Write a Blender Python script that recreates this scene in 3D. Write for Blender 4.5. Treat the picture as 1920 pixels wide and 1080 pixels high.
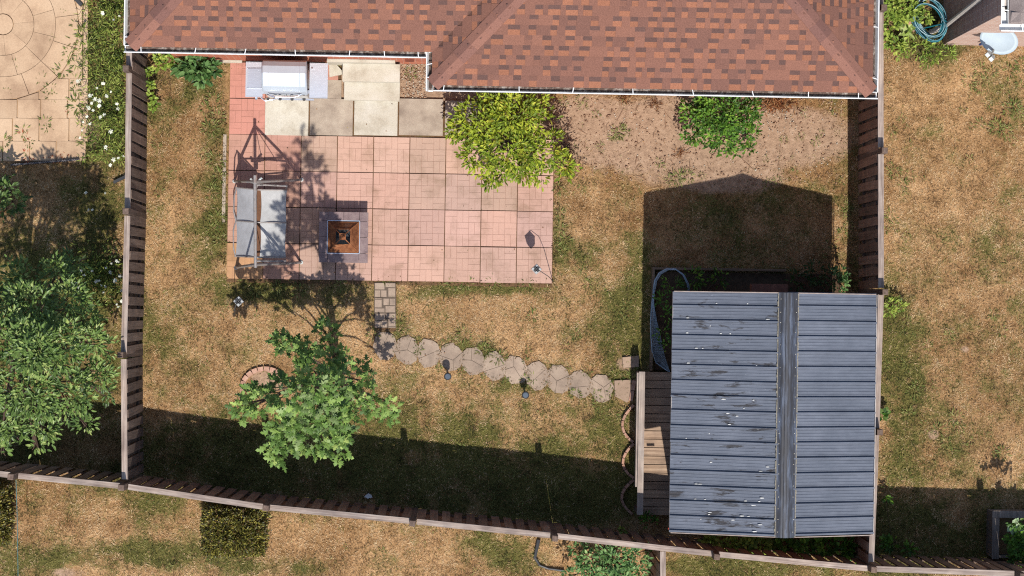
import bpy, math, random
import numpy as np
from mathutils import Vector, Matrix, Quaternion, Euler

for _o in list(bpy.data.objects):
    bpy.data.objects.remove(_o)
C = bpy.context.scene.collection
PI = math.pi
R = math.radians

# ---------------------------------------------------------------- camera (drone, 34 m up, 70 mm lens)
H = 34.0
FPX = 3740.0                        # focal length in photo pixels (photo is 1920 wide)
NADIR = (866.0, 559.0)
_d = Vector((NADIR[0] - 960, -(NADIR[1] - 540), -FPX)).normalized()
CAMQ = Quaternion((0, 0, 1), R(0.9)) @ _d.rotation_difference(Vector((0, 0, -1)))
cam_data = bpy.data.cameras.new('camera')
cam_data.sensor_width = 36
cam_data.lens = FPX / 1920 * 36
cam_data.clip_start = 0.5
cam_data.clip_end = 600
cam = bpy.data.objects.new('camera', cam_data)
C.objects.link(cam)
cam.location = (0, 0, H)
cam.rotation_mode = 'QUATERNION'
cam.rotation_quaternion = CAMQ
bpy.context.scene.camera = cam
_M = np.array(CAMQ.to_matrix())


def at(px, py, z=0.0):
    """world point at height z seen at photo pixel px, py"""
    d = _M @ np.array((px - 960.0, 540.0 - py, -FPX))
    t = (z - H) / d[2]
    return Vector((d[0] * t, d[1] * t, z))


def to_px(x, y, z):
    """photo pixel of world points (arrays)"""
    v = np.stack([np.asarray(x, float), np.asarray(y, float), np.asarray(z, float) - H], -1) @ _M
    return 960 - FPX * v[..., 0] / v[..., 2], 540 + FPX * v[..., 1] / v[..., 2]


# ---------------------------------------------------------------- sun, sky, exposure
_s = at(851, 459) - at(866, 559)
SHD = Vector((_s.x, _s.y)).normalized()          # shadows fall this way
SUN_EL = math.atan(1 / 0.715)
_dir = Vector((SHD.x * math.cos(SUN_EL), SHD.y * math.cos(SUN_EL), -math.sin(SUN_EL)))
sun_data = bpy.data.lights.new('sun', 'SUN')
sun_data.energy = 4.6
sun_data.angle = R(0.5)
sun_data.color = (1.0, 0.965, 0.915)
sun = bpy.data.objects.new('sun', sun_data)
C.objects.link(sun)
sun.location = (0, 0, 60)
sun.rotation_mode = 'QUATERNION'
sun.rotation_quaternion = _dir.to_track_quat('-Z', 'Y')
world = bpy.data.worlds.new('World')
bpy.context.scene.world = world
world.use_nodes = True
_nt = world.node_tree
_nt.nodes.clear()
_sky = _nt.nodes.new('ShaderNodeTexSky')
_sky.sky_type = 'NISHITA'
_sky.sun_disc = False
_sky.sun_elevation = SUN_EL
_sky.sun_rotation = math.atan2(-SHD.x, -SHD.y)
_bg = _nt.nodes.new('ShaderNodeBackground')
_bg.inputs['Strength'].default_value = 0.13
_wo = _nt.nodes.new('ShaderNodeOutputWorld')
_nt.links.new(_sky.outputs[0], _bg.inputs[0])
_nt.links.new(_bg.outputs[0], _wo.inputs[0])
_vs = bpy.context.scene.view_settings
_vs.view_transform = 'Standard'
_vs.look = 'None'
_vs.exposure = 0.76
_vs.gamma = 1
_vs.use_curve_mapping = False
_cy = bpy.context.scene.cycles
_cy.use_denoising = False           # keep the fine grain of turf and shingles
_cy.pixel_filter_type = 'BLACKMAN_HARRIS'
_cy.filter_width = 1.15


# ---------------------------------------------------------------- materials
def lin(r, g, b, f=1.0):
    return tuple((((c / 255 + 0.055) / 1.055) ** 2.4 if c > 10 else c / 255 / 12.92) / f for c in (r, g, b)) + (1.0,)


LF = 1.95     # brightness of a sunlit white surface in the picture


def lit(r, g, b, f=None):
    return lin(r, g, b, f or LF)


class NT:
    def __init__(self, name):
        self.m = bpy.data.materials.new(name)
        self.m.use_nodes = True
        self.t = self.m.node_tree
        self.b = self.t.nodes['Principled BSDF']
        self.out = self.t.nodes['Material Output']

    def n(self, typ, **kw):
        nd = self.t.nodes.new('ShaderNode' + typ)
        for k, v in kw.items():
            setattr(nd, k, v)
        return nd

    def l(self, a, b):
        self.t.links.new(a, b)

    def noise(self, vec, scale, detail=4, rough=0.6, dist=0.0):
        nd = self.n('TexNoise')
        nd.inputs['Scale'].default_value = scale
        nd.inputs['Detail'].default_value = detail
        nd.inputs['Roughness'].default_value = rough
        nd.inputs['Distortion'].default_value = dist
        if vec is not None:
            self.l(vec, nd.inputs['Vector'])
        return nd.outputs['Fac']

    def ramp(self, fac, stops, interp='LINEAR'):
        nd = self.n('ValToRGB')
        cr = nd.color_ramp
        cr.interpolation = interp
        while len(cr.elements) < len(stops):
            cr.elements.new(0.5)
        for e, (p, c) in zip(cr.elements, stops):
            e.position = p
            e.color = c if len(c) == 4 else tuple(c) + (1,)
        if fac is not None:
            self.l(fac, nd.inputs[0])
        return nd.outputs[0]

    def mix(self, a, b, fac, blend='MIX'):
        nd = self.n('Mix', data_type='RGBA', blend_type=blend)
        for v, i in ((fac, 0), (a, 6), (b, 7)):
            if isinstance(v, (int, float)):
                nd.inputs[i].default_value = v
            elif isinstance(v, tuple):
                nd.inputs[i].default_value = v
            else:
                self.l(v, nd.inputs[i])
        return nd.outputs[2]

    def math(self, op, a, b=0.5, clamp=False):
        nd = self.n('Math', operation=op, use_clamp=clamp)
        for i, v in enumerate((a, b)):
            if isinstance(v, (int, float)):
                nd.inputs[i].default_value = v
            else:
                self.l(v, nd.inputs[i])
        return nd.outputs[0]

    def coords(self, world_space=False, stretch=(1, 1, 1), rnd=True):
        if world_space:
            v = self.n('NewGeometry').outputs['Position']
        else:
            v = self.n('TexCoord').outputs['Object']
        mp = self.n('Mapping')
        mp.inputs['Scale'].default_value = stretch
        self.l(v, mp.inputs['Vector'])
        if rnd and not world_space:
            oi = self.n('ObjectInfo')
            k = self.math('MULTIPLY', oi.outputs['Random'], 61.7)
            cx = self.n('CombineXYZ')
            for i in range(3):
                self.l(k, cx.inputs[i])
            self.l(cx.outputs[0], mp.inputs['Location'])
        return mp.outputs[0]

    def bump(self, h, strength=0.3, dist=0.01):
        nd = self.n('Bump')
        nd.inputs['Strength'].default_value = strength
        nd.inputs['Distance'].default_value = dist
        self.l(h, nd.inputs['Height'])
        self.l(nd.outputs[0], self.b.inputs['Normal'])

    def color(self, c):
        if isinstance(c, tuple):
            self.b.inputs['Base Color'].default_value = c
        else:
            self.l(c, self.b.inputs['Base Color'])

    def set(self, rough=0.8, metal=0.0, spec=0.3):
        self.b.inputs['Roughness'].default_value = rough
        self.b.inputs['Metallic'].default_value = metal
        self.b.inputs['Specular IOR Level'].default_value = spec

    def obj_vary(self, c, amount):
        oi = self.n('ObjectInfo')
        mr = self.n('MapRange')
        mr.inputs['To Min'].default_value = 1 - amount
        mr.inputs['To Max'].default_value = 1 + amount
        self.l(oi.outputs['Random'], mr.inputs['Value'])
        cb = self.n('CombineColor')
        for i in range(3):
            self.l(mr.outputs[0], cb.inputs[i])
        return self.mix(c, cb.outputs[0], 1.0, 'MULTIPLY')


def pm(name, c1, c2, c3=None, scale=8, detail=6, rough=0.85, metal=0.0, spec=0.25, ws=False, stretch=(1, 1, 1), vary=0.1, bump=0.3, bdist=0.004,
       fine=0.0, fscale=120):
    """plain mottled material: noise ramp between two or three own colours"""
    t = NT(name)
    v = t.coords(ws, stretch)
    f = t.noise(v, scale, detail, 0.65)
    st = [(0.3, c1), (0.7, c2)] if c3 is None else [(0.27, c1), (0.5, c2), (0.75, c3)]
    c = t.ramp(f, st)
    if fine:
        f2 = t.noise(v, fscale, 2, 0.6)
        c = t.mix(c, t.ramp(f2, [(0.3, (1 - fine,) * 3), (0.7, (1 + fine,) * 3)]), 1.0, 'MULTIPLY')
    if vary:
        c = t.obj_vary(c, vary)
    t.color(c)
    t.set(rough, metal, spec)
    if bump:
        t.bump(f, bump, bdist)
    return t.m


def leaf_mat(name, rough=0.5, trans=0.3, spec=0.35):
    t = NT(name)
    a = t.n('Attribute', attribute_name='col')
    c = t.obj_vary(a.outputs['Color'], 0.16)
    t.color(c)
    t.set(rough, 0, spec)
    tr = t.n('BsdfTranslucent')
    t.l(c, tr.inputs[0])
    mx = t.n('MixShader')
    mx.inputs[0].default_value = trans
    t.l(t.b.outputs[0], mx.inputs[1])
    t.l(tr.outputs[0], mx.inputs[2])
    t.l(mx.outputs[0], t.out.inputs[0])
    return t.m


def attr_mat(name, rough=0.85, spec=0.2, fine=0.0, fscale=90, bump=0.0, ws=True):
    """colour of each piece from its own attribute, plus speckle"""
    t = NT(name)
    a = t.n('Attribute', attribute_name='col').outputs['Color']
    v = t.coords(ws, rnd=False)
    f2 = t.noise(v, fscale, 3, 0.7)
    if fine:
        a = t.mix(a, t.ramp(f2, [(0.3, (1 - fine,) * 3), (0.7, (1 + fine,) * 3)]), 1.0, 'MULTIPLY')
    t.color(a)
    t.set(rough, 0, spec)
    if bump:
        t.bump(f2, bump, 0.003)
    return t.m


def wood(name, c1, c2, c3, vary=0.18, axis='z', rough=0.85):
    t = NT(name)
    st = {'x': (0.6, 14, 14), 'y': (14, 0.6, 14), 'z': (14, 14, 0.6)}[axis]
    v = t.coords(False, st)
    f = t.noise(v, 2.2, 6, 0.7, 0.4)
    v2 = t.coords(False)
    f2 = t.noise(v2, 3.0, 4, 0.6)
    c = t.ramp(f, [(0.25, c1), (0.5, c2), (0.75, c3)])
    c = t.mix(c, t.ramp(f2, [(0.3, (0.7, 0.7, 0.72)), (0.7, (1.18, 1.15, 1.1))]), 1.0, 'MULTIPLY')
    c = t.obj_vary(c, vary)
    t.color(c)
    t.set(rough, 0, 0.2)
    t.bump(f, 0.5, 0.004)
    return t.m


# ---------------------------------------------------------------- mesh helpers
WL = {}          # world location of each created object


def wl(o):
    return WL.get(o.name, Vector((0, 0, 0))) if o is not None else Vector((0, 0, 0))


def fast_mesh(name, V, loops, sizes, mats=(), mi=None, smooth=False, col=None):
    me = bpy.data.meshes.new(name)
    V = np.asarray(V, np.float32)
    loops = np.asarray(loops, np.int32)
    sizes = np.asarray(sizes, np.int32)
    me.vertices.add(len(V))
    me.vertices.foreach_set('co', V.ravel())
    me.loops.add(len(loops))
    me.loops.foreach_set('vertex_index', loops)
    me.polygons.add(len(sizes))
    st = np.concatenate([[0], np.cumsum(sizes)[:-1]]).astype(np.int32)
    me.polygons.foreach_set('loop_start', st)
    for m in mats:
        me.materials.append(m)
    if mi is not None:
        me.polygons.foreach_set('material_index', np.asarray(mi, np.int32))
    me.polygons.foreach_set('use_smooth', np.full(len(sizes), bool(smooth)))
    if col is not None:
        a = me.attributes.new('col', 'FLOAT_COLOR', 'POINT')
        cc = np.ones((len(V), 4), np.float32)
        cc[:, :3] = np.asarray(col)[:, :3]
        a.data.foreach_set('color', cc.ravel())
    me.update(calc_edges=True)
    me.validate()
    return me


class MB:
    def __init__(self):
        self.v = []
        self.f = []
        self.mi = []
        self.c = []
        self.cur = None

    def add(self, vs, fs, mat=0):
        b = len(self.v)
        self.v += [tuple(p) for p in vs]
        if self.cur is not None:
            self.c += [self.cur] * len(vs)
        for f in fs:
            self.f.append([b + i for i in f])
            self.mi.append(mat)

    BOXF = [(0, 3, 2, 1), (4, 5, 6, 7), (0, 1, 5, 4), (1, 2, 6, 5), (2, 3, 7, 6), (3, 0, 4, 7)]

    def box(self, c, s, rz=0.0, mat=0, top=None, M=None):
        hx, hy, hz = s[0] / 2, s[1] / 2, s[2] / 2
        tx, ty = (hx, hy) if top is None else (top[0] / 2, top[1] / 2)
        pts = [(-hx, -hy, -hz), (hx, -hy, -hz), (hx, hy, -hz), (-hx, hy, -hz), (-tx, -ty, hz), (tx, -ty, hz), (tx, ty, hz), (-tx, ty, hz)]
        if M is not None:
            vs = [M @ Vector(p) + Vector(c) for p in pts]
        else:
            ca, sa = math.cos(rz), math.sin(rz)
            vs = [(c[0] + p[0] * ca - p[1] * sa, c[1] + p[0] * sa + p[1] * ca, c[2] + p[2]) for p in pts]
        self.add(vs, self.BOXF, mat)

    def bb(self, x0, x1, y0, y1, z0, z1, mat=0):
        self.box(((x0 + x1) / 2, (y0 + y1) / 2, (z0 + z1) / 2), (x1 - x0, y1 - y0, z1 - z0), 0, mat)

    def bar(self, p, q, w, h, up=Vector((0, 0, 1)), mat=0):
        p, q = Vector(p), Vector(q)
        d = (q - p)
        L = d.length
        d.normalize()
        s = d.cross(up)
        if s.length < 1e-4:
            s = d.cross(Vector((0, 1, 0)))
        s.normalize()
        u = s.cross(d)
        M = Matrix((s, d, u)).transposed()
        self.box((p + q) / 2, (w, L, h), 0, mat, None, M)

    def tube(self, pts, r, n=8, mat=0, closed=False, caps=True):
        pts = [Vector(p) for p in pts]
        m = len(pts)
        rs = r if isinstance(r, (list, tuple)) else [r] * m
        vs, fs = [], []
        prev = None
        for i, p in enumerate(pts):
            if closed:
                d = pts[(i + 1) % m] - pts[i - 1]
            else:
                d = pts[min(i + 1, m - 1)] - pts[max(i - 1, 0)]
            if d.length < 1e-9:
                d = Vector((0, 0, 1))
            d.normalize()
            if prev is None:
                a = d.cross(Vector((0, 0, 1)))
                if a.length < 1e-3:
                    a = d.cross(Vector((0, 1, 0)))
            else:
                a = prev - d * prev.dot(d)
            a.normalize()
            prev = a
            b = d.cross(a)
            for k in range(n):
                t = 2 * PI * k / n
                vs.append(p + (a * math.cos(t) + b * math.sin(t)) * rs[i])
        for i in range(m if closed else m - 1):
            for k in range(n):
                fs.append((i * n + k, i * n + (k + 1) % n, ((i + 1) % m) * n + (k + 1) % n, ((i + 1) % m) * n + k))
        if caps and not closed:
            fs.append(tuple(range(n - 1, -1, -1)))
            fs.append(tuple((m - 1) * n + k for k in range(n)))
        self.add(vs, fs, mat)

    def lathe(self, prof, c, n=16, mat=0):
        vs, fs = [], []
        for (r, z) in prof:
            for k in range(n):
                t = 2 * PI * k / n
                vs.append((c[0] + r * math.cos(t), c[1] + r * math.sin(t), c[2] + z))
        m = len(prof)
        for i in range(m - 1):
            for k in range(n):
                fs.append((i * n + k, i * n + (k + 1) % n, (i + 1) * n + (k + 1) % n, (i + 1) * n + k))
        fs.append(tuple(range(n - 1, -1, -1)))
        fs.append(tuple((m - 1) * n + k for k in range(n)))
        self.add(vs, fs, mat)

    def prism(self, poly, z0, z1, mat=0, inset=0.0):
        n = len(poly)
        cx = sum(p[0] for p in poly) / n
        cy = sum(p[1] for p in poly) / n
        k = 1 - inset
        vs = [(p[0], p[1], z0) for p in poly] + [(cx + (p[0] - cx) * k, cy + (p[1] - cy) * k, z1) for p in poly]
        fs = [tuple(range(n - 1, -1, -1)), tuple(range(n, 2 * n))]
        fs += [(i, (i + 1) % n, n + (i + 1) % n, n + i) for i in range(n)]
        self.add(vs, fs, mat)

    def extrude(self, prof, p, q, mat=0, up=Vector((0, 0, 1)), cap=True):
        """profile (a, b): a sideways (right of travel), b up; from p to q"""
        p, q = Vector(p), Vector(q)
        d = (q - p).normalized()
        s = d.cross(up).normalized()
        u = s.cross(d)
        n = len(prof)
        vs = [p + s * a + u * b for a, b in prof] + [q + s * a + u * b for a, b in prof]
        fs = [(i, (i + 1) % n, n + (i + 1) % n, n + i) for i in range(n)]
        if cap:
            fs += [tuple(range(n - 1, -1, -1)), tuple(range(n, 2 * n))]
        self.add(vs, fs, mat)

    def mesh(self, name, mats, origin=(0, 0, 0), smooth=False):
        V = np.array(self.v, np.float32) - np.array(origin, np.float32)
        return fast_mesh(name, V, [i for f in self.f for i in f], [len(f) for f in self.f], mats, self.mi, smooth, self.c if self.c else None)


def link(name, data, loc, parent=None, kind=None, rot=None):
    o = bpy.data.objects.new(name, data)
    C.objects.link(o)
    WL[o.name] = Vector(loc)
    o.location = Vector(loc) - wl(parent)
    if rot is not None:
        o.rotation_euler = rot
    if parent is not None:
        o.parent = parent
    if kind:
        o['kind'] = kind
    return o


def part(name, mb, mats, parent=None, kind=None, smooth=False, label=None):
    if not isinstance(mats, (list, tuple)):
        mats = [mats]
    a = np.array(mb.v)
    c = (a.min(0) + a.max(0)) / 2
    c[2] = a[:, 2].min()
    o = link(name, mb.mesh(name, mats, c, smooth), c, parent, kind)
    if label:
        o['label'] = label
    return o


def tag(o, label, cat, group=None):
    o['label'] = label
    o['category'] = cat
    if group:
        o['group'] = group
    return o


def thing(name, loc, label, cat, group=None):
    return tag(link(name, None, loc), label, cat, group)


def place(name, mesh, loc, parent=None, rot=(0, 0, 0), scale=None, kind=None):
    o = link(name, mesh, loc, parent, kind, rot)
    if scale:
        o.scale = scale
    return o


def copy_tree(o, loc, rz=None, parent=None):
    c = o.copy()
    C.objects.link(c)
    if parent is None:
        c.location = loc
        WL[c.name] = Vector(loc)
        if rz is not None:
            c.rotation_euler.z = rz
    else:
        c.parent = parent
    for ch in list(o.children):
        copy_tree(ch, None, None, c)
    return c


rng = np.random.default_rng(7)
rnd = random.Random(7)


# ---------------------------------------------------------------- value noise for layouts
def vnoise(x, y, scale, seed=0):
    r = np.random.default_rng(seed).random((64, 64))
    x = np.asarray(x) / scale
    y = np.asarray(y) / scale
    xi, yi = np.floor(x).astype(int), np.floor(y).astype(int)
    fx, fy = x - xi, y - yi
    fx, fy = fx * fx * (3 - 2 * fx), fy * fy * (3 - 2 * fy)
    g = lambda a, b: r[a % 64, b % 64]
    return (g(xi, yi) * (1 - fx) + g(xi + 1, yi) * fx) * (1 - fy) + (g(xi, yi + 1) * (1 - fx) + g(xi + 1, yi + 1) * fx) * fy


def fbm(x, y, scale, seed=0, oct=4):
    s = a = 0
    k = 1.0
    for i in range(oct):
        s = s + vnoise(x, y, scale / 2 ** i, seed + i) * k
        a += k
        k *= 0.6
    return s / a


# ---------------------------------------------------------------- leaves
def star(n_l=5):
    """lobed maple-like leaf: outline points (along, across)"""
    o = [(0.0, 0.0), (0.16, 0.10), (0.02, 0.44), (0.30, 0.20), (0.50, 0.54), (0.52, 0.15), (0.74, 0.22), (1.0, 0.0)]
    pts = o + [(a, -b) for a, b in reversed(o[1:-1])]
    return pts


LEAF = {
    'oval': ([(0, 0, 0), (0.35, 0.5, 0.06), (0.75, 0.36, 0.05), (1, 0, -0.08), (0.75, -0.36, 0.05), (0.35, -0.5, 0.06), (0.5, 0, -0.02)],
             [(0, 6, 1), (1, 6, 2), (2, 6, 3), (3, 6, 4), (4, 6, 5), (5, 6, 0)]),
    'kite': ([(0, 0, 0), (0.45, 0.5, 0.05), (1, 0, -0.06), (0.45, -0.5, 0.05)], [(0, 2, 1), (0, 3, 2)]),
    'blade': ([(0, 0.5, 0), (0, -0.5, 0), (1, 0, 0)], [(0, 1, 2)]),
}
_sp = star()
LEAF['maple'] = ([(0.4, 0, 0.03)] + [(a, b, -0.1 * abs(b) - 0.06 * a * a) for a, b in _sp],
                 [(0, 1 + (i + 1) % len(_sp), 1 + i) for i in range(len(_sp))])


def leaf_arrays(P, D, N, L, W, shape):
    T, F = LEAF[shape]
    T = np.array(T)
    D = D / (np.linalg.norm(D, axis=1, keepdims=True) + 1e-9)
    S = np.cross(D, N)
    S /= np.linalg.norm(S, axis=1, keepdims=True) + 1e-9
    N = np.cross(S, D)
    L = np.broadcast_to(np.asarray(L, float), (len(P),))[:, None, None]
    W = np.broadcast_to(np.asarray(W, float), (len(P),))[:, None, None]
    V = P[:, None, :] + L * T[None, :, 0:1] * D[:, None, :] + W * T[None, :, 1:2] * S[:, None, :] + L * T[None, :, 2:3] * N[:, None, :]
    nf = np.array(F)
    loops = (nf[None] + (np.arange(len(P)) * len(T))[:, None, None]).reshape(-1)
    sizes = np.full(len(P) * len(F), nf.shape[1])
    return V.reshape(-1, 3), loops, sizes, len(T)


def leaf_part(name, P, D, N, L, W, shape, col, mat, parent=None, kind='stuff'):
    V, lo, si, k = leaf_arrays(P, D, N, L, W, shape)
    c = P.mean(0)
    me = fast_mesh(name, V - c, lo, si, [mat], None, False, np.repeat(col, k, axis=0))
    return link(name, me, c, parent, kind)


def unit(n):
    v = rng.normal(size=(n, 3))
    return v / np.linalg.norm(v, axis=1, keepdims=True)


def lobes(lst):
    """[(px, py, z, r_px [, flat])] -> centres and radii in metres"""
    out = []
    for l in lst:
        c = at(l[0], l[1], l[2])
        r = l[3] * (H - l[2]) / FPX
        out.append((np.array(c), np.array((r, r, r * (l[4] if len(l) > 4 else 0.8)))))
    return out


def crown(lb, twigs_per_m2, leaves, L, W, cols, spread=0.12, shell=0.45, up=0.6, droop=0.0, zmin=0.05, light_top=0.0):
    """twig clumps over the lobes, leaves round each twig tip"""
    Ps, Ds, Ns, Cs, Ls = [], [], [], [], []
    for c, r in lb:
        nt = max(3, int(twigs_per_m2 * 4 * r[0] * r[0]))
        u = unit(nt)
        u[:, 2] = np.abs(u[:, 2]) * 0.9 + u[:, 2] * 0.1
        rad = (1 - shell) + shell * np.sqrt(rng.random(nt))
        tip = c + u * r * rad[:, None] * (0.75 + 0.35 * rng.random(nt))[:, None]
        tw = rng.random((nt, 1))
        for k in range(leaves):
            o = unit(nt)
            d = u * 0.8 + o * 0.9
            d[:, 2] = d[:, 2] * 0.5 - droop
            n = np.tile(np.array([[0, 0, 1.0]]), (nt, 1)) * up + unit(nt) * (1 - up) + u * 0.25
            p = tip + o * spread * rng.random((nt, 1))
            p[:, 2] = np.maximum(p[:, 2], zmin)
            q = np.clip(tw * 0.6 + rng.random((nt, 1)) * 0.4, 0, 1)
            ci = q * (len(cols) - 1)
            i0 = np.minimum(ci.astype(int)[:, 0], len(cols) - 2)
            fr = ci - i0[:, None]
            A = np.array(cols)[:, :3]
            col = A[i0] * (1 - fr) + A[i0 + 1] * fr
            Ps.append(p); Ds.append(d); Ns.append(n); Cs.append(col)
            Ls.append(L * (0.7 + 0.6 * rng.random(nt)))
    P, D, N, Cc, LL = (np.concatenate(a) for a in (Ps, Ds, Ns, Cs, Ls))
    return P, D, N, Cc, LL, LL * (W / L)


def single_leaves(parent, P, D, N, Cc, L, W, shape, mat, count=300, name='leaf', protos=6, bright=None):
    """the `count` topmost leaves inside the frame as leaf objects of their own; returns mask of the rest"""
    x, y = to_px(P[:, 0], P[:, 1], P[:, 2])
    ok = (x > 5) & (x < 1915) & (y > 5) & (y < 1075)
    score = np.where(ok, P[:, 2] + 0.5 * rng.random(len(P)) + L * 4, -99)
    idx = np.argsort(-score)[:count]
    T, F = LEAF[shape]
    ms = []
    for k in range(protos):
        cc = Cc[idx[int((k + 0.5) / protos * len(idx))]]
        V = np.array(T) * np.array([L.mean(), W.mean(), L.mean()])
        ms.append(fast_mesh(name, V, [i for f in F for i in f], [len(f) for f in F], [mat], None, False, np.tile(cc, (len(V), 1))))
    for j, i in enumerate(idx):
        d = Vector(D[i]).normalized()
        s = d.cross(Vector(N[i])).normalized()
        n = s.cross(d)
        q = Matrix((d, s, n)).transposed().to_euler()
        k = float(L[i] / L.mean())
        place(name, ms[j % protos], P[i], parent, q, (k, k, k))
    m = np.ones(len(P), bool)
    m[idx] = False
    return m
# ================================================================ GROUND
def axis(lo, hi, step, far):
    a = np.arange(lo, hi + step, step)
    out = [hi + step + 2 ** k for k in range(8) if 2 ** k < far]
    return np.concatenate([-np.array([-(lo - step - 2 ** k) for k in range(8) if 2 ** k < far])[::-1], a, out])


def ell(px, py, cx, cy, rx, ry, s=1.0, hard=1.0):
    d = ((px - cx) / rx) ** 2 + ((py - cy) / ry) ** 2
    return s * np.exp(-0.9 * d ** 1.3)


def lawn_masks(x, y):
    """greenness, bare soil, darkness of thatch at world x, y (all 0..1)"""
    px, py = to_px(x, y, np.zeros_like(x))
    n1 = fbm(x, y, 0.9, 3)
    n2 = fbm(x, y, 0.28, 11)
    n3 = fbm(x, y, 2.6, 23)
    g = np.zeros_like(x)
    for a in [(405, 300, 24, 130, .62), (300, 150, 60, 70, .55), (375, 160, 45, 45, .6), (395, 440, 30, 60, .4), (560, 545, 190, 26, .75),
              (860, 540, 170, 16, .75), (1055, 430, 24, 110, .5), (1075, 520, 80, 60, .35), (1190, 590, 40, 130, .75), (1150, 660, 80, 50, .4),
              (745, 590, 18, 70, .6), (700, 590, 16, 60, .4), (900, 662, 60, 24, .45), (700, 870, 500, 95, .85), (1000, 930, 300, 60, .95),
              (400, 900, 200, 60, .9), (1150, 800, 70, 130, .6), (1690, 700, 50, 240, .6), (1740, 860, 120, 90, .6), (1780, 1000, 160, 90, .9),
              (230, 1040, 220, 24, .75), (560, 1060, 120, 22, .6), (60, 1050, 70, 40, .6), (940, 1020, 90, 45, .6), (1010, 1060, 60, 40, .5),
              (1400, 1065, 180, 26, .7), (185, 150, 62, 190, .9), (180, 400, 60, 110, .55), (90, 360, 110, 50, .45), (90, 640, 190, 240, .75),
              (1400, 450, 200, 75, .35), (1380, 520, 170, 40, .5), (1590, 440, 22, 150, .35), (1735, 60, 80, 50, .9), (1880, 180, 45, 80, .3),
              (300, 500, 45, 200, .18), (600, 760, 180, 90, .2), (1000, 720, 120, 20, .35), (1100, 580, 60, 80, .2), (1250, 620, 40, 100, .7),
              (1850, 650, 160, 200, .14)]:
        g = np.maximum(g, ell(px, py, *a[:4], a[4]))
    g = g * (0.35 + 1.2 * n1) + (n2 - 0.5) * 0.55 + (n1 - 0.5) * 0.75 + (fbm(x, y, .45, 61) - .5) * 1.0 + 0.215
    d = np.zeros_like(x)
    for a in [(1310, 255, 300, 82, 1), (1120, 235, 130, 60, 1), (1480, 250, 130, 60, .9), (1340, 330, 170, 40, .75), (900, 190, 110, 40, 1), (780, 160, 60, 70, 1),
              (628, 160, 26, 50, 1), (560, 560, 60, 20, .2), (500, 712, 38, 28, .85), (430, 560, 16, 22, .5), (1175, 680, 24, 20, .6), (130, 1075, 50, 14, .7), (1790, 170, 90, 60, .35),
              (1850, 230, 90, 100, .3), (1020, 1040, 30, 30, .4), (1750, 815, 14, 12, .8), (1810, 655, 12, 10, .7), (1400, 420, 190, 70, .35), (95, 320, 70, 20, .5), (700, 785, 60, 25, .35),
              (170, 250, 30, 60, .5)]:
        d = np.maximum(d, ell(px, py, *a[:4], a[4]))
    d = np.clip(d * (0.6 + 0.8 * n1) + (n2 - 0.5) * 0.35, 0, 1)
    k = np.clip(0.5 + (n3 - 0.5) * 1.2 + (n2 - 0.5) * 0.9, 0, 1)
    return np.clip(g, 0, 1), d, k


c0, c1 = at(-160, 1260), at(2080, -180)
gx = axis(c0.x, c1.x, 0.055, 300)
gy = axis(c0.y, c1.y, 0.055, 300)
GX, GY = np.meshgrid(gx, gy)
GG, GD, GK = lawn_masks(GX.ravel(), GY.ravel())
inside = (np.abs(GX) < 14) & (np.abs(GY) < 9)
GZ = np.where(inside, (fbm(GX, GY, 1.3, 51) - 0.5) * 0.02 + (fbm(GX, GY, 0.2, 57) - 0.5) * 0.016 - 0.012, -0.012)
nx, ny = len(gx), len(gy)
idx = np.arange(nx * ny).reshape(ny, nx)
quads = np.stack([idx[:-1, :-1], idx[:-1, 1:], idx[1:, 1:], idx[1:, :-1]], -1).reshape(-1)

t = NT('dry_lawn')
at_ = t.n('Attribute', attribute_name='col')
sp = t.n('SeparateColor')
t.l(at_.outputs['Color'], sp.inputs[0])
v = t.coords(True, rnd=False)
nf = t.noise(v, 38, 5, 0.75)
nm = t.noise(v, 9, 5, 0.7)
nff = t.noise(v, 130, 3, 0.7)
straw = t.ramp(nf, [(0.3, lit(126, 98, 68)), (0.5, lit(202, 163, 120)), (0.7, lit(234, 200, 156))])
nl = t.noise(v, 4.2, 7, 0.74)
straw = t.mix(straw, t.ramp(nl, [(0.33, (0.55, 0.52, 0.42)), (0.5, (1.0, 0.98, 0.95)), (0.68, (1.2, 1.18, 1.16))]), 1.0, 'MULTIPLY')
straw = t.mix(straw, t.ramp(sp.outputs[2], [(0.2, (0.62, 0.55, 0.46)), (0.8, (1.1, 1.06, 1.0))]), 1.0, 'MULTIPLY')
green = t.ramp(nf, [(0.25, lit(58, 56, 28)), (0.5, lit(112, 106, 56)), (0.75, lit(152, 138, 84))])
soil = t.ramp(nm, [(0.25, lit(160, 130, 106)), (0.55, lit(202, 168, 138)), (0.8, lit(218, 188, 160))])
soil = t.mix(soil, t.ramp(nff, [(0.25, (0.72, 0.7, 0.68)), (0.6, (1.05, 1.05, 1.05))]), 1.0, 'MULTIPLY')
ng = t.noise(v, 10, 7, 0.82)
gm = t.math('ADD', sp.outputs[0], t.math('MULTIPLY', t.math('SUBTRACT', ng, 0.5), 1.7))
gm = t.ramp(t.math('ADD', gm, t.math('MULTIPLY', t.math('SUBTRACT', nl, 0.5), 0.9)), [(0.24, (0, 0, 0)), (0.8, (1, 1, 1))])
dm = t.ramp(t.math('ADD', sp.outputs[1], t.math('MULTIPLY', t.math('SUBTRACT', nf, 0.5), 0.4)), [(0.4, (0, 0, 0)), (0.6, (1, 1, 1))])
c = t.mix(straw, green, gm)
c = t.mix(c, soil, dm)
t.color(c)
t.set(0.95, 0, 0.1)
t.bump(t.math('ADD', t.math('ADD', nf, nm), t.math('MULTIPLY', nff, 0.5)), 0.9, 0.022)
ME_GROUND = t.m
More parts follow.
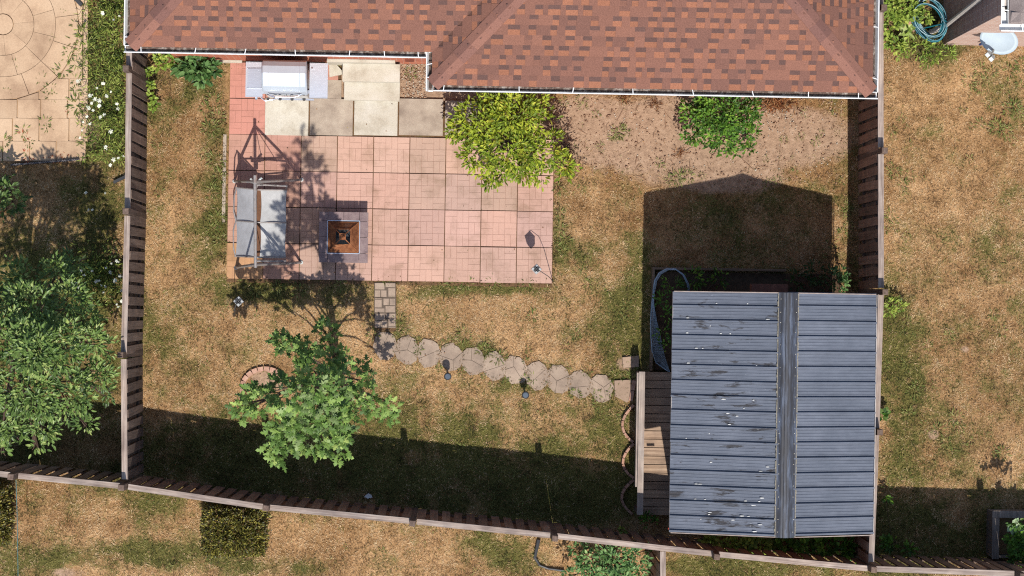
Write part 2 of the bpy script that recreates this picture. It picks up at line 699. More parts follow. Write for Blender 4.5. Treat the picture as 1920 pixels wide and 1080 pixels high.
V = np.stack([GX.ravel(), GY.ravel(), GZ.ravel()], -1)
gme = fast_mesh('ground', V, quads, np.full(len(quads) // 4, 4), [ME_GROUND], None, True, np.stack([GG, GD, GK], -1))
ground = link('ground', gme, (0, 0, 0), None, 'structure')

# ================================================================ PATIO OF RED SLABS
M_SLAB = NT('red_slab')
_t = M_SLAB
_oi = _t.n('ObjectInfo')
_v = _t.coords(True, rnd=False)
_f = _t.noise(_v, 2.3, 6, 0.65, 0.3)
_f2 = _t.noise(_v, 60, 4, 0.7)
_c = _t.mix(_oi.outputs['Color'], _t.ramp(_f, [(0.3, (0.68, 0.68, 0.62)), (0.5, (0.98, 0.98, 0.97)), (0.75, (1.1, 1.09, 1.07))]), 1.0, 'MULTIPLY')
_c = _t.mix(_c, _t.ramp(_f2, [(0.3, (0.88,) * 3), (0.7, (1.1,) * 3)]), 1.0, 'MULTIPLY')
_t.color(_c); _t.set(0.9, 0, 0.2); _t.bump(_f2, 0.25, 0.004)
M_SLAB = M_SLAB.m
M_SLABD = pm('slab_groove', lit(140, 100, 84), lit(176, 128, 108), scale=14, ws=True, vary=0)
M_CONC = pm('pale_concrete', lit(180, 166, 144), lit(214, 204, 184), lit(226, 218, 202), scale=2.6, ws=True, vary=0.06, fine=0.12, fscale=70, bump=0.3)
M_CONCG = pm('grey_concrete', lit(146, 128, 112), lit(184, 166, 146), lit(208, 192, 170), scale=3, ws=True, vary=0.06, fine=0.16, fscale=80, bump=0.3)
M_DIRT = pm('joint_soil', lit(82, 60, 38), lit(120, 88, 58), lit(88, 88, 40), scale=5, ws=True, vary=0, fine=0.3, fscale=60)
M_GREY = pm('greige_stone', lit(142, 124, 108), lit(172, 150, 130), lit(190, 168, 146), scale=4, ws=False, vary=0.1, fine=0.12, fscale=80, bump=0.3)
M_BUFF = pm('buff_stone', lit(164, 130, 102), lit(208, 174, 140), lit(222, 190, 156), scale=1.3, ws=True, vary=0.07, fine=0.10, fscale=50, bump=0.25)

PX = [at(p, 400).x for p in (427, 494.5, 562.5, 630.5, 698, 766, 834, 902, 970.5, 1037)]
TILE = (PX[-1] - PX[0]) / 9
PX0 = PX[0]
PYT = at(700, 256).y
PYB = at(700, 527).y
ROW = (PYT - PYB) / 4
SLZ = 0.034


def slab_mesh(var, w, h, gap=0.011):
    """brick-patterned paving slab, raised pads over a grooved bed"""
    m = MB()
    hw, hh = w / 2 - gap / 2, h / 2 - gap / 2
    m.box((0, 0, SLZ / 2 - 0.0025), (2 * hw, 2 * hh, SLZ - 0.005), mat=1)
    cw, ch = 2 * hw / 3, 2 * hh / 3
    g = 0.002
    for i in range(3):
        for j in range(3):
            x, y = -hw + cw * (i + .5), -hh + ch * (j + .5)
            vert = (i + j + var) % 2
            for k in (-1, 1):
                if vert:
                    m.box((x + k * cw / 4, y, SLZ - 0.0042), (cw / 2 - g, ch - g, 0.006), top=(cw / 2 - g - 0.002, ch - g - 0.002))
                else:
                    m.box((x, y + k * ch / 4, SLZ - 0.0042), (cw - g, ch / 2 - g, 0.006), top=(cw - g - 0.002, ch / 2 - g - 0.002))
    return m.mesh('paving_slab', [M_SLAB, M_SLABD])


mb = MB()
b0, b1 = at(425, 528), at(1040, 255)
yu = at(600, 256).y
mb.bb(b0.x, b1.x, b0.y - 0.01, yu, -0.06, 0.008)
mb.bb(b0.x, at(840, 200).x, yu + .001, at(600, 187).y, -0.06, 0.007)
mb.bb(b0.x, at(640, 150).x, at(600, 187).y + .001, at(600, 116).y, -0.06, 0.006)
patio = part('patio', mb, M_DIRT, None, 'structure')
SLM = [slab_mesh(k, TILE, ROW) for k in (0, 1)]
PINK, ROSE, TAN, RUST = lit(212, 171, 152), lit(204, 156, 138), lit(201, 165, 147), lit(206, 158, 116)
dull = {(5, 0), (5, 1), (5, 2), (1, 2), (2, 3), (8, 2), (6, 1), (2, 0), (7, 1), (8, 3)}
for i in range(9):
    for j in range(4):
        x = PX0 + (i + .5) * TILE
        y = PYT - (j + .5) * ROW
        dz = rnd.uniform(-0.003, 0.004)
        s = place('paving_slab', SLM[(i * 3 + j) % 2], (x, y + rnd.uniform(-.003, .003), dz), patio, (0, 0, rnd.choice((0, PI)) + rnd.uniform(-.004, .004)))
        base = TAN if (i, j) in dull else (ROSE if i < 2 else PINK)
        if (i, j) == (0, 3):
            base = RUST
        k = rnd.uniform(0.93, 1.06)
        s.color = (base[0] * k, base[1] * k * rnd.uniform(.97, 1.04), base[2] * k * rnd.uniform(.96, 1.05), 1)
for j in range(2):          # the pair of slabs running up to the house on the left
    y = at(455, 253).y + 0.004 + (j + .5) * ROW
    s = place('paving_slab', SLM[j], (PX0 + .5 * TILE, y, 0.002 * j), patio, (0, 0, 0))
    s.color = lit(214, 150, 132)
# extra slabs under the barbecue
for i in range(2):
    y = at(455, 253).y + 0.004 + 1.5 * ROW
    s = place('paving_slab', SLM[i], (PX0 + (1.5 + i) * TILE, y, -0.004), patio, (0, 0, 0))
    s.color = lit(210, 152, 132)
# row of plain concrete slabs in front of the house
cxs = [496, 580, 663, 747, 832]
for i, (a, b) in enumerate(zip(cxs, cxs[1:])):
    mb = MB()
    p, q = at(a, 254), at(b, 187)
    mb.bb(p.x + .008, q.x - .008, p.y + .006, at(b, 186.5).y, 0, 0.036)
    part('paving_slab', mb, M_CONCG if i in (1, 3) else M_CONC, patio)
mb = MB()
p, q = at(834, 254), at(900, 190)
mb.bb(p.x, q.x, p.y + .006, q.y, 0, 0.034)
part('paving_slab', mb, M_CONCG, patio)
mb = MB()
mb.bb(at(575, 187).x, at(640, 187).x, at(600, 186).y, at(600, 150).y, 0, 0.03)
part('paving_slab', mb, M_CONCG, patio)
# narrow edging strips along the left side of the patio
for k in range(4):
    mb = MB()
    ya, yb = 252 + k * 42, 252 + (k + 1) * 42 - 1
    xx = at(424.5, 300).x
    mb.bb(xx - 0.06, xx - .004, at(420, yb).y, at(420, ya).y, -0.02, 0.012)
    part('edging_stone', mb, M_CONCG, patio)

# ================================================================ GARDEN PATH
mb = MB()
mb.bb(at(702, 600).x, at(743, 600).x, at(720, 622).y, at(720, 531).y, -0.06, 0.004)
path = part('garden_path', mb, M_DIRT, None, 'structure')
M_CRACK = pm('stone_joint', lit(92, 78, 66), lit(122, 106, 90), scale=9, ws=True, vary=0)


def cobble_plate():
    m = MB()
    w, h = 0.365, 0.255
    m.box((0, 0, 0.014), (w, h, 0.028), mat=1)
    for (x, y, a, b) in [(-.09, .065, .17, .115), (.09, .085, .17, .075), (-.125, -.06, .1, .12), (-.02, -.06, .1, .12), (.115, -.03, .125, .14), (.115, -.112, .125, .02)]:
        m.box((x, y, 0.026), (a - .005, b - .005, 0.012), top=(a - .009, b - .009))
    return m.mesh('stepping_stone', [M_GREY, M_CRACK])


CP = cobble_plate()
for k, (x, y) in enumerate([(722, 544), (722, 572.5), (722.5, 601)]):
    place('stepping_stone', CP, at(x, y), path, (0, 0, PI * (k % 2) + .01))


def split_poly(poly, p, d):
    """clip a convex polygon to the left of the line p + t d"""
    out = []
    n = len(poly)
    side = lambda q: d[0] * (q[1] - p[1]) - d[1] * (q[0] - p[0])
    for i in range(n):
        a, b = poly[i], poly[(i + 1) % n]
        sa, sb = side(a), side(b)
        if sa >= 0:
            out.append(a)
        if sa * sb < 0:
            f = sa / (sa - sb)
            out.append((a[0] + (b[0] - a[0]) * f, a[1] + (b[1] - a[1]) * f))
    return out


def shrink(poly, d):
    n = len(poly)
    cx = sum(p[0] for p in poly) / n
    cy = sum(p[1] for p in poly) / n
    return [(cx + (x - cx) * max(0, 1 - d / max(1e-6, math.hypot(x - cx, y - cy))), cy + (y - cy) * max(0, 1 - d / max(1e-6, math.hypot(x - cx, y - cy)))) for x, y in poly]


stones = [(722, 648), (763, 656), (804, 663), (846, 669), (887, 678), (927, 686), (967, 694), (1007, 704), (1047, 712), (1088, 720), (1128, 728)]
OCT = [(-1, -.45), (-.72, -.8), (.1, -1), (.62, -.8), (1, -.42), (.97, .5), (.5, .85), (-.12, 1), (-.68, .74), (-1, .4)]
for k, (sx, sy) in enumerate(stones):
    o = at(sx, sy)
    rw, rh = 22.4 / 110, 27.5 / 110
    rv = rnd.uniform(-.05, .05)
    poly = []
    for (a, b) in (OCT if k % 2 else [(x, -y) for x, y in reversed(OCT)]):
        poly.append((rw * a * rnd.uniform(.95, 1.0), rh * (b + .06 * rnd.uniform(-1, 1)) - .03 * a))
    # broken edges
    p2 = []
    for i in range(len(poly)):
        a, b = poly[i], poly[(i + 1) % len(poly)]
        p2 += [a, ((a[0] + b[0]) / 2 * rnd.uniform(.965, 1.0), (a[1] + b[1]) / 2 * rnd.uniform(.965, 1.0))]
    poly = p2
    m = MB()
    m.prism(shrink(poly, .004), -.01, 0.024, mat=1)
    c = (rnd.uniform(-.06, .06), rnd.uniform(-.07, .07))
    a0 = rnd.uniform(0, PI)
    ways = (2, 3, 2, 3, 3, 2, 3)[k % 7]
    angs = [a0 + 2 * PI * i / ways + (rnd.uniform(-.35, .35) if ways > 2 else 0) for i in range(ways)]
    for i in range(ways):
        a, b = angs[i], angs[(i + 1) % ways] + (2 * PI if i == ways - 1 else 0)
        pc = split_poly(poly, c, (math.cos(a), math.sin(a)))
        if b - a < PI - 1e-3:
            pc = split_poly(pc, c, (-math.cos(b), -math.sin(b)))
        if len(pc) > 2:
            m.prism(shrink(pc, .0035), 0.02, 0.031, inset=0.008)
    o.z = -.013
    place('stepping_stone', m.mesh('stepping_stone', [M_GREY, M_CRACK]), o, path, (rnd.uniform(-.012, .012), rnd.uniform(-.012, .012), R(-9 + rnd.uniform(-4, 4))))
for (sx, sy, pts) in [(1168, 733, [(-17, -20), (16, -22), (17, 12), (8, 22), (-16, 10)]), (1184, 680, [(-18, -10), (14, -14), (14, 8), (-16, 10)])]:
    o = at(sx, sy)
    poly = [(a / 110, -b / 110) for a, b in pts][::-1]
    m = MB()
    m.prism(poly, 0, 0.03, inset=.03)
    place('stepping_stone', m.mesh('stepping_stone', [pm('tan_stone', lit(160, 134, 112), lit(188, 160, 136), scale=5, vary=.05, fine=.1)]), o, path)

# ================================================================ NEIGHBOUR'S BUFF STONE PATIO
mb = MB()
q0, q1 = at(-140, 300), at(158, -160)
mb.bb(q0.x, q1.x, q0.y, q1.y, -0.08, 0.004)
buff = part('stone_patio', mb, pm('sandy_joint', lit(176, 140, 104), lit(204, 168, 130), scale=8, ws=True, vary=0), None, 'structure')
cc = at(6, 46)


def ring(r0, r1, a0, a1, m, z0=0.004, z1=0.034, steps=5):
    g = 0.0035
    ps = []
    for i in range(steps + 1):
        a = a0 + (a1 - a0) * i / steps
        ps.append((cc.x + (r1 - g) * math.cos(a), cc.y + (r1 - g) * math.sin(a)))
    for i in range(steps, -1, -1):
        a = a0 + (a1 - a0) * i / steps
        ps.append((cc.x + (r0 + g) * math.cos(a), cc.y + (r0 + g) * math.sin(a)))
    n = len(ps)
    vs = [(x, y, z0) for x, y in ps] + [(x, y, z1) for x, y in ps]
    fs = []
    h = steps + 1
    for i in range(steps):
        fs += [(n + i, n + i + 1, n + n - 2 - i, n + n - 1 - i)]
    fs += [(i, (i + 1) % n, n + (i + 1) % n, n + i) for i in range(n)]
    m.add(vs, fs)


for r0, r1, cnt, off in [(20, 58, 8, .1), (58, 98, 12, .3), (98, 140, 14, .15)]:
    for k in range(cnt):
        a0 = off + 2 * PI * k / cnt
        m = MB()
        ring(r0 / 110, r1 / 110, a0 + .004, a0 + 2 * PI / cnt - .004, m)
        part('paving_stone', m, M_BUFF, buff)
m = MB()
m.prism([(cc.x + 19 / 110 * math.cos(k * PI / 8), cc.y + 19 / 110 * math.sin(k * PI / 8)) for k in range(16)], 0.004, 0.034)
part('paving_stone', m, M_BUFF, buff)
# slabs that fill the rest, cut back round the circle
ys = [302, 265, 222, 187, 148, 100, 52, 6, -46, -100]
for r in range(len(ys) - 1):
    xs = list(np.cumsum([0] + [rnd.choice((44, 50, 56, 50)) for _ in range(8)]) - 138 + rnd.choice((0, 14, 27)))
    for a, b in zip(xs, xs[1:]):
        if a > 160:
            continue
        b = min(b, 160 + 6)
        p, q = at(a, ys[r]), at(b, ys[r + 1])
        poly = [(p.x + .006, p.y + .006), (q.x - .006, p.y + .006), (q.x - .006, q.y - .006), (p.x + .006, q.y - .006)]
        ctr = ((p.x + q.x) / 2, (p.y + q.y) / 2)
        rad = 141 / 110
        dd = [math.hypot(x - cc.x, y - cc.y) for x, y in poly]
        if max(dd) < rad:
            continue
        if min(dd) < rad or math.hypot(ctr[0] - cc.x, ctr[1] - cc.y) < rad:
            dx, dy = ctr[0] - cc.x, ctr[1] - cc.y
            L = math.hypot(dx, dy)
            dx, dy = dx / L, dy / L
            poly = split_poly(poly, (cc.x + dx * rad, cc.y + dy * rad), (dy, -dx))
        if len(poly) < 3:
            continue
        m = MB()
        m.prism(poly, 0.004, 0.030 + rnd.uniform(-.003, .003))
        part('paving_stone', m, M_BUFF, buff)

# ================================================================ FIELD MASK + GRASS BLADES
def rect_px(px, py, x0, x1, y0, y1):
    return (px > x0) & (px < x1) & (py > y0) & (py < y1)


def lawn_ok(x, y):
    px, py = to_px(x, y, np.zeros_like(x))
    no = rect_px(px, py, 424, 1037, 256, 526) | rect_px(px, py, 424, 836, 110, 260) | rect_px(px, py, 280, 1590, -400, 116) | rect_px(px, py, 830, 1590, 100, 180)
    no |= rect_px(px, py, -200, 158, -400, 299) | rect_px(px, py, 704, 741, 532, 618) | rect_px(px, py, 1240, 1590, 560, 965) | rect_px(px, py, 1205, 1260, 700, 960)
    no |= rect_px(px, py, 1770, 2400, -300, 84)
    for sx, sy in stones:
        no |= ((px - sx) / 19) ** 2 + ((py - sy) / 22) ** 2 < 1
    return ~no


def grass(n, L0, L1, w, seed, lift, name, greener=0.0, onlygreen=False):
    r = np.random.default_rng(seed)
    a, b = at(-60, 1140), at(1980, -60)
    x = r.uniform(a.x, b.x, n)
    y = r.uniform(a.y, b.y, n)
    g, d, k = lawn_masks(x, y)
    ok = lawn_ok(x, y) & (r.random(n) > d * 1.15)
    if onlygreen:
        ok &= r.random(n) < (g - .25) * 1.6
    x, y, g, k = x[ok], y[ok], g[ok], k[ok]
    n = len(x)
    cl = vnoise(x, y, 0.06, 91)
    th = r.uniform(0, 2 * PI, n) * .55 + cl * 9
    el = r.uniform(0.02, lift, n)
    D = np.stack([np.cos(th) * np.cos(el), np.sin(th) * np.cos(el), np.sin(el)], -1)
    N = np.tile([[0, 0, 1.0]], (n, 1)) + r.normal(size=(n, 3)) * .35
    L = r.uniform(L0, L1, n)
    straw = np.array([lit(238, 207, 162), lit(220, 181, 135), lit(186, 146, 102), lit(116, 90, 62)])[:, :3]
    grn = np.array([lit(162, 152, 88), lit(122, 122, 62), lit(90, 94, 44), lit(62, 62, 32)])[:, :3]
    kk = fbm(x, y, .2, 77, 4)
    q = np.clip(r.random(n) * .8 + (1 - k) * .35 - .13 + (.5 - kk) * 1.7, 0, .999)
    i = (q * 4).astype(int)
    ks = fbm(x, y, .16, 131, 4)
    pg = np.clip((g - .24) * 1.5 + (ks - .5) * 2.6 + .03 + greener, 0.02, .92)
    col = np.where((r.random(n) < pg)[:, None], grn[i], straw[i]) * (0.85 + .3 * r.random((n, 1)))
    P = np.stack([x, y, np.full(n, 0.0)], -1)
    return leaf_part(name, P, D, N, L, np.full(n, w), 'blade', col, M_BLADE, None, 'stuff')


M_BLADE = leaf_mat('grass_blade', 0.7, 0.15, 0.15)
grass(420000, .02, .06, .0075, 5, .95, 'lawn_grass')
grass(90000, .05, .11, .010, 6, 1.0, 'green_grass', .3, True)
# ================================================================ OUR HOUSE
M_WHITE = pm('white_metal', (0.44, 0.43, 0.41, 1), (0.60, 0.59, 0.57, 1), scale=7, rough=0.4, spec=0.5, vary=0.03, bump=0)
M_GUTDIRT = pm('gutter_dirt', lit(60, 46, 40), lit(96, 78, 68), lit(190, 180, 170), scale=14, ws=True, vary=0, fine=0.3, fscale=60)


def brick_mat(name, b1, b2, mortar, axis='x', scale=1.0):
    t = NT(name)
    geo = t.n('NewGeometry').outputs['Position']
    sx = t.n('SeparateXYZ')
    t.l(geo, sx.inputs[0])
    cx = t.n('CombineXYZ')
    t.l(sx.outputs['X' if axis == 'x' else 'Y'], cx.inputs[0])
    t.l(sx.outputs['Z'], cx.inputs[1])
    br = t.n('TexBrick')
    br.inputs['Scale'].default_value = 1.0
    br.inputs['Brick Width'].default_value = 0.21
    br.inputs['Row Height'].default_value = 0.075
    br.inputs['Mortar Size'].default_value = 0.006
    br.inputs['Color1'].default_value = b1
    br.inputs['Color2'].default_value = b2
    br.inputs['Mortar'].default_value = mortar
    t.l(cx.outputs[0], br.inputs['Vector'])
    f = t.noise(geo, 30, 4, 0.7)
    c = t.mix(br.outputs['Color'], t.ramp(f, [(0.3, (0.8,) * 3), (0.7, (1.12,) * 3)]), 1.0, 'MULTIPLY')
    t.color(c)
    t.set(0.9, 0, 0.2)
    t.bump(br.outputs['Fac'], -0.6, 0.006)
    return t.m


M_RBRICK = brick_mat('red_brick', lit(214, 122, 86), lit(190, 96, 66), lit(206, 180, 160))
EZ = 2.75
PITCH = 0.5
X0 = at(246, 60, EZ).x
X1 = at(1634, 100, EZ).x
XB = at(813, 130, EZ).x
Y1 = at(560, 90, EZ).y
Y2 = at(1230, 164, EZ).y
YT = at(900, 0, 3.5).y + 1.9
WY1 = at(560, 116, 0).y          # wall faces
WX0, WX1 = X0 + 0.28, X1 - 0.22
WXB = XB + 0.22
WY2 = Y2 + 0.24
house = thing('brick_house', ((X0 + X1) / 2, Y1 + 1, 0), 'red brick house under a brown asphalt shingle roof with white gutters', 'house')
mb = MB()
zt = EZ + 0.02


def wall_seg(m, a, b, th=0.1, z0=-0.05, z1=None):
    m.bar((a[0], a[1], (z0 + (z1 or zt)) / 2), (b[0], b[1], (z0 + (z1 or zt)) / 2), th, (z1 or zt) - z0)


wall_seg(mb, (WX0 + .05, WY1 + .05), (WXB - .002, WY1 + .05))
wall_seg(mb, (WXB + .05, WY2 + .05), (WX1, WY2 + .05))
wall_seg(mb, (WXB + .05, WY1 + .1), (WXB + .05, WY2 + .102))
wall_seg(mb, (WX0 + .05, WY1 + .102), (WX0 + .05, YT))
wall_seg(mb, (WX1 - .05, WY2 + .102), (WX1 - .05, YT))
wall_seg(mb, (WX0 + .1, YT - .06), (WX1 - .102, YT - .06), z1=EZ + 1.2)
part('wall', mb, M_RBRICK, house)
mb = MB()          # concrete footing ledge
mb.bb(at(395, 116).x, at(455, 116).x, WY1 - 0.045, WY1 - 0.003, -0.02, 0.10)
part('foundation_ledge', mb, M_CONC, house)
mb = MB()          # door sill
p, q = at(612, 118, .52), at(741, 100, .52)
mb.bb(p.x, q.x, at(700, 117.5, .50).y, WY1 - .003, 0.0, 0.50)
mb.bb(p.x + .06, q.x - .1, at(700, 113, .5).y, WY1 - .003, 0.503, 0.54)
part('door_sill', mb, M_CONC, house)
mb = MB()
mb.bb(at(760, 112, .6).x, at(776, 112, .6).x, WY1 - .03, WY1 - .003, .55, .75)
part('wall_vent', mb, pm('brown_vent', lit(120, 60, 44), lit(140, 76, 56), vary=0), house)

M_SHB = attr_mat('shingle_granule', 0.95, 0.1, fine=0.32, fscale=75, bump=0.3)
mb = MB()


def PZ(d):
    return EZ + PITCH * d


dT1 = YT - Y1
dT2 = YT - Y2
dv = Y1 - Y2
S_left = [(X0, Y1), (XB, Y1), (XB + dT1, YT), (X0 + dT1, YT)]
planes = [
    # origin, u dir (plan), up dir (plan), polygon in (u, d) : d = plan distance from eave
    ('s', Vector((X0, Y1)), Vector((1, 0)), Vector((0, 1)), [(0, 0), (XB - X0, 0), (XB - X0 + dT1, dT1), (dT1, dT1)]),
    ('b', Vector((XB, Y2)), Vector((1, 0)), Vector((0, 1)), [(0, 0), (X1 - XB, 0), (X1 - XB - dT2, dT2), (dT2, dT2)]),
    ('w', Vector((XB, Y1)), Vector((0, -1)), Vector((1, 0)), [(0, 0), (dv, 0), (dv - dT2, dT2), (-dT1, dT1)]),
    ('e', Vector((X1, Y2)), Vector((0, 1)), Vector((-1, 0)), [(0, 0), (dT2, 0), (dT2, dT2)]),
    ('l', Vector((X0, Y1)), Vector((0, 1)), Vector((1, 0)), [(0, 0), (dT1, 0), (dT1, dT1)]),
]
for nm, o, u, w, poly in planes:
    pts = []
    for a, d in poly:
        p = o + u * a + w * d
        pts.append((p.x, p.y, PZ(d) - 0.004))
    n = len(pts)
    mb.add(pts + [(x, y, z - 0.03) for x, y, z in pts], [tuple(range(n)) if (u.x * w.y - u.y * w.x) > 0 else tuple(range(n - 1, -1, -1))] + [(i, n + i, n + (i + 1) % n, (i + 1) % n) for i in range(n)])
M_DECK = pm('roof_felt', lit(92, 64, 54), lit(120, 84, 70), scale=9, ws=True, vary=0)
roof = part('roof', mb, M_DECK, house)
# shingle courses
EXPO = 0.148                     # plan depth of one course
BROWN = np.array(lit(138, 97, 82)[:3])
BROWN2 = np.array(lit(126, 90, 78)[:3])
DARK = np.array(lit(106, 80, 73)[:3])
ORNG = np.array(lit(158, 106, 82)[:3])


def edge_at(poly, d):
    xs = []
    n = len(poly)
    for i in range(n):
        (a, da), (b, db) = poly[i], poly[(i + 1) % n]
        if (da - d) * (db - d) < 0:
            xs.append(a + (b - a) * (d - da) / (db - da))
    return (min(xs), max(xs)) if len(xs) >= 2 else None


teeth = []
slots = MB()
SL = math.sqrt(1 + PITCH * PITCH)
for nm, o, u, w, poly in planes:
    U = Vector((u.x, u.y, 0))
    Wv = Vector((w.x, w.y, PITCH)) / SL
    Nv = U.cross(Wv)
    if Nv.z < 0:
        Nv = -Nv
    dmax = max(d for a, d in poly)
    r = 0
    while (r + 0.6) * EXPO < dmax:
        d0 = r * EXPO - (0.02 if r == 0 else 0)
        d1 = (r + 1) * EXPO
        e = edge_at(poly, min(dmax - .01, (r + .5) * EXPO))
        if e is None:
            break
        a, end = e
        a += 0.01
        a -= rnd.random() * .12
        tooth = rnd.random() < .5
        while a < end:
            wd = rnd.choice((.08, .10, .13, .16, .22)) if tooth else rnd.choice((.10, .12, .14, .16, .19))
            if tooth and rnd.random() < .12:
                wd += .2
            b = min(a + wd, end)
            s0 = max(a, e[0])
            if b - s0 > .015:
                P0 = Vector((o.x, o.y, EZ)) + U * s0 + Wv * (d0 * SL)
                L = (d1 - d0) * SL
                if tooth:
                    teeth.append((P0, U, Wv, Nv, b - s0, L, nm))
                else:
                    k = rnd.uniform(.9, 1.08)
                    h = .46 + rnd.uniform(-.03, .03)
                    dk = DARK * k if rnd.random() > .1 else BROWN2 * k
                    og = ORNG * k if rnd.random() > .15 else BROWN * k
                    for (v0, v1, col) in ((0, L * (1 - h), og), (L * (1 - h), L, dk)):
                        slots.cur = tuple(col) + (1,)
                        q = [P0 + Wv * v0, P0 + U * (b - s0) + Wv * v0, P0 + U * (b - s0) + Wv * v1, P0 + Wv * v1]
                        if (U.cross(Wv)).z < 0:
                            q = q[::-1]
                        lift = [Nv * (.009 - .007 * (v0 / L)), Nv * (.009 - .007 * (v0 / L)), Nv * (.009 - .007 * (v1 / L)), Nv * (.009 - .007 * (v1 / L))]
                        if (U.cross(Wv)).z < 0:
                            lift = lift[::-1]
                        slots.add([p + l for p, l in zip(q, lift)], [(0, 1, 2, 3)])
            a = b
            tooth = not tooth
        r += 1
so = part('shingle_course', slots, M_SHB, roof, 'stuff')
# laminated tabs: 300 as single shingles, the rest joined
M_TAB = NT('shingle_tab')
_t = M_TAB
_oi = _t.n('ObjectInfo')
_v = _t.coords(True, rnd=False)
_f = _t.noise(_v, 75, 3, 0.7)
_f2 = _t.noise(_v, 1.2, 4, 0.6)
_c = _t.ramp(_oi.outputs['Random'], [(0.1, tuple(BROWN2)), (0.7, tuple(BROWN)), (0.98, lit(146, 102, 85))])
_c = _t.mix(_c, _t.ramp(_f, [(0.3, (.7,) * 3), (0.7, (1.3,) * 3)]), 1.0, 'MULTIPLY')
_t.color(_c); _t.set(.95, 0, .1); _t.bump(_f, .3, .003)
M_TAB = M_TAB.m


def tab_pts(P0, U, W, N, wd, L):
    t = .007
    a = P0 + N * .009
    b = P0 + W * L + N * .002
    return [a, a + U * wd, b + U * wd, b, a + N * t, a + U * wd + N * t, b + U * wd + N * .003, b + N * .003]


TABF = [(4, 5, 6, 7), (0, 1, 5, 4), (1, 2, 6, 5), (3, 0, 4, 7)]
TABF2 = [tuple(reversed(f)) for f in TABF]
vis = []
for i, tt in enumerate(teeth):
    c = tt[0] + tt[1] * tt[4] / 2 + tt[2] * tt[5] / 2
    x, y = to_px(c.x, c.y, c.z)
    if 0 < x < 1920 and y > 4:
        vis.append((tt[4] * tt[5], i))
vis.sort(reverse=True)
own = {i for s, i in vis[:300]}
rest = MB()
for i, tt in enumerate(teeth):
    pts = tab_pts(*tt[:6])
    ff = TABF if tt[1].cross(tt[2]).z > 0 else TABF2
    if i in own:
        m = MB()
        m.add(pts, ff)
        part('shingle', m, M_TAB, roof)
    else:
        k = rnd.random()
        c = BROWN2 * (1 - k) + BROWN * k
        rest.cur = tuple(c) + (1,)
        rest.add(pts, ff)
part('shingle_rest', rest, M_SHB, roof, 'stuff')
# hip caps
M_CAP = NT('hip_cap')
_t = M_CAP
_oi = _t.n('ObjectInfo')
_v = _t.coords(True, rnd=False)
_f = _t.noise(_v, 70, 3, 0.7)
_c = _t.ramp(_oi.outputs['Random'], [(0.0, lit(126, 91, 82)), (0.5, lit(138, 99, 87)), (1.0, lit(152, 108, 92))])
_c = _t.mix(_c, _t.ramp(_f, [(0.3, (.76,) * 3), (0.7, (1.26,) * 3)]), 1.0, 'MULTIPLY')
_t.color(_c); _t.set(.95, 0, .1); _t.bump(_f, .3, .003)
M_CAP = M_CAP.m


def hip(p, dx, dy, length, n1, n2):
    """caps folded over a hip; n1, n2: plan normals of the two slopes (uphill)"""
    d = Vector((dx, dy, PITCH))
    step = 0.2
    k = 0
    while k * step < length:
        a = p + d * (k * step - .02)
        b = p + d * (k * step + step + .045)
        la, lb = .026, .012
        sides = []
        for nn in (n1, n2):
            # horizontal direction along the slope's eave, away from the hip
            W3 = Vector((nn[0], nn[1], PITCH)).normalized()
            E = Vector((-nn[1], nn[0], 0))
            if E.dot(Vector((dx, dy, 0)) - Vector((nn[0], nn[1], 0))) < 0:
                E = -E
            side = (E - W3 * E.dot(d.normalized()) * 0)
            # perpendicular to hip inside slope
            dn = d.normalized()
            s = E - dn * E.dot(dn)
            s.normalize()
            sides.append(s)
        m = MB()
        up = Vector((0, 0, 1))
        wv = .135
        pts = []
        for q, l in ((a, la), (b, lb)):
            pts += [q + sides[0] * wv + up * l, q + up * (l + .004), q + sides[1] * wv + up * l,
                    q + sides[0] * wv + up * (l - .012), q + up * (l - .02), q + sides[1] * wv + up * (l - .012)]
        F = [(0, 1, 7, 6), (1, 2, 8, 7), (0, 3, 4, 1), (1, 4, 5, 2), (0, 6, 9, 3), (2, 5, 11, 8)]
        c = (pts[1] - pts[0]).cross(pts[7] - pts[0])
        if c.z < 0:
            F = [tuple(reversed(f)) for f in F]
        m.add(pts, F)
        part('hip_cap', m, M_CAP, roof)
        k += 1


hip(Vector((X0, Y1, EZ)), 1, 1, dT1, (0, 1), (1, 0))
hip(Vector((XB, Y2, EZ)), 1, 1, dT2, (0, 1), (1, 0))
hip(Vector((X1, Y2, EZ)), -1, 1, dT2, (0, 1), (-1, 0))


# gutters
def gutter(runs, parent, br_px, nm='gutter'):
    """runs: eave points (roof edge) listed so that the outside is on the right"""
    m = MB()
    prof = [(0.0, 0.0), (0.0, -.10), (.075, -.10), (.103, -.012), (.115, -.012), (.115, 0.004), (.100, 0.004), (.072, -.092), (.006, -.092), (.006, 0.0)]
    for p, q in runs:
        m.extrude(prof, p, q)
    g = part(nm, m, [M_WHITE], parent)
    dm = MB()
    for p, q in runs:
        d = (Vector(q) - Vector(p)).normalized()
        dm.extrude([(.007, -.091), (.007, -.07), (.05, -.08), (.08, -.091)], Vector(p) + d * .02, Vector(q) - d * .02)
    part('gutter_debris', dm, M_GUTDIRT, g)
    for p, d in br_px:
        b = MB()
        s = d.cross(Vector((0, 0, 1)))
        b.bar(p - s * .03 + Vector((0, 0, .008)) + d * rnd.uniform(-.04, .04), p + s * .108 + Vector((0, 0, .008)) + d * rnd.uniform(-.008, .008), .012, .006)
        part('gutter_bracket', b, M_WHITE, g)
    return g


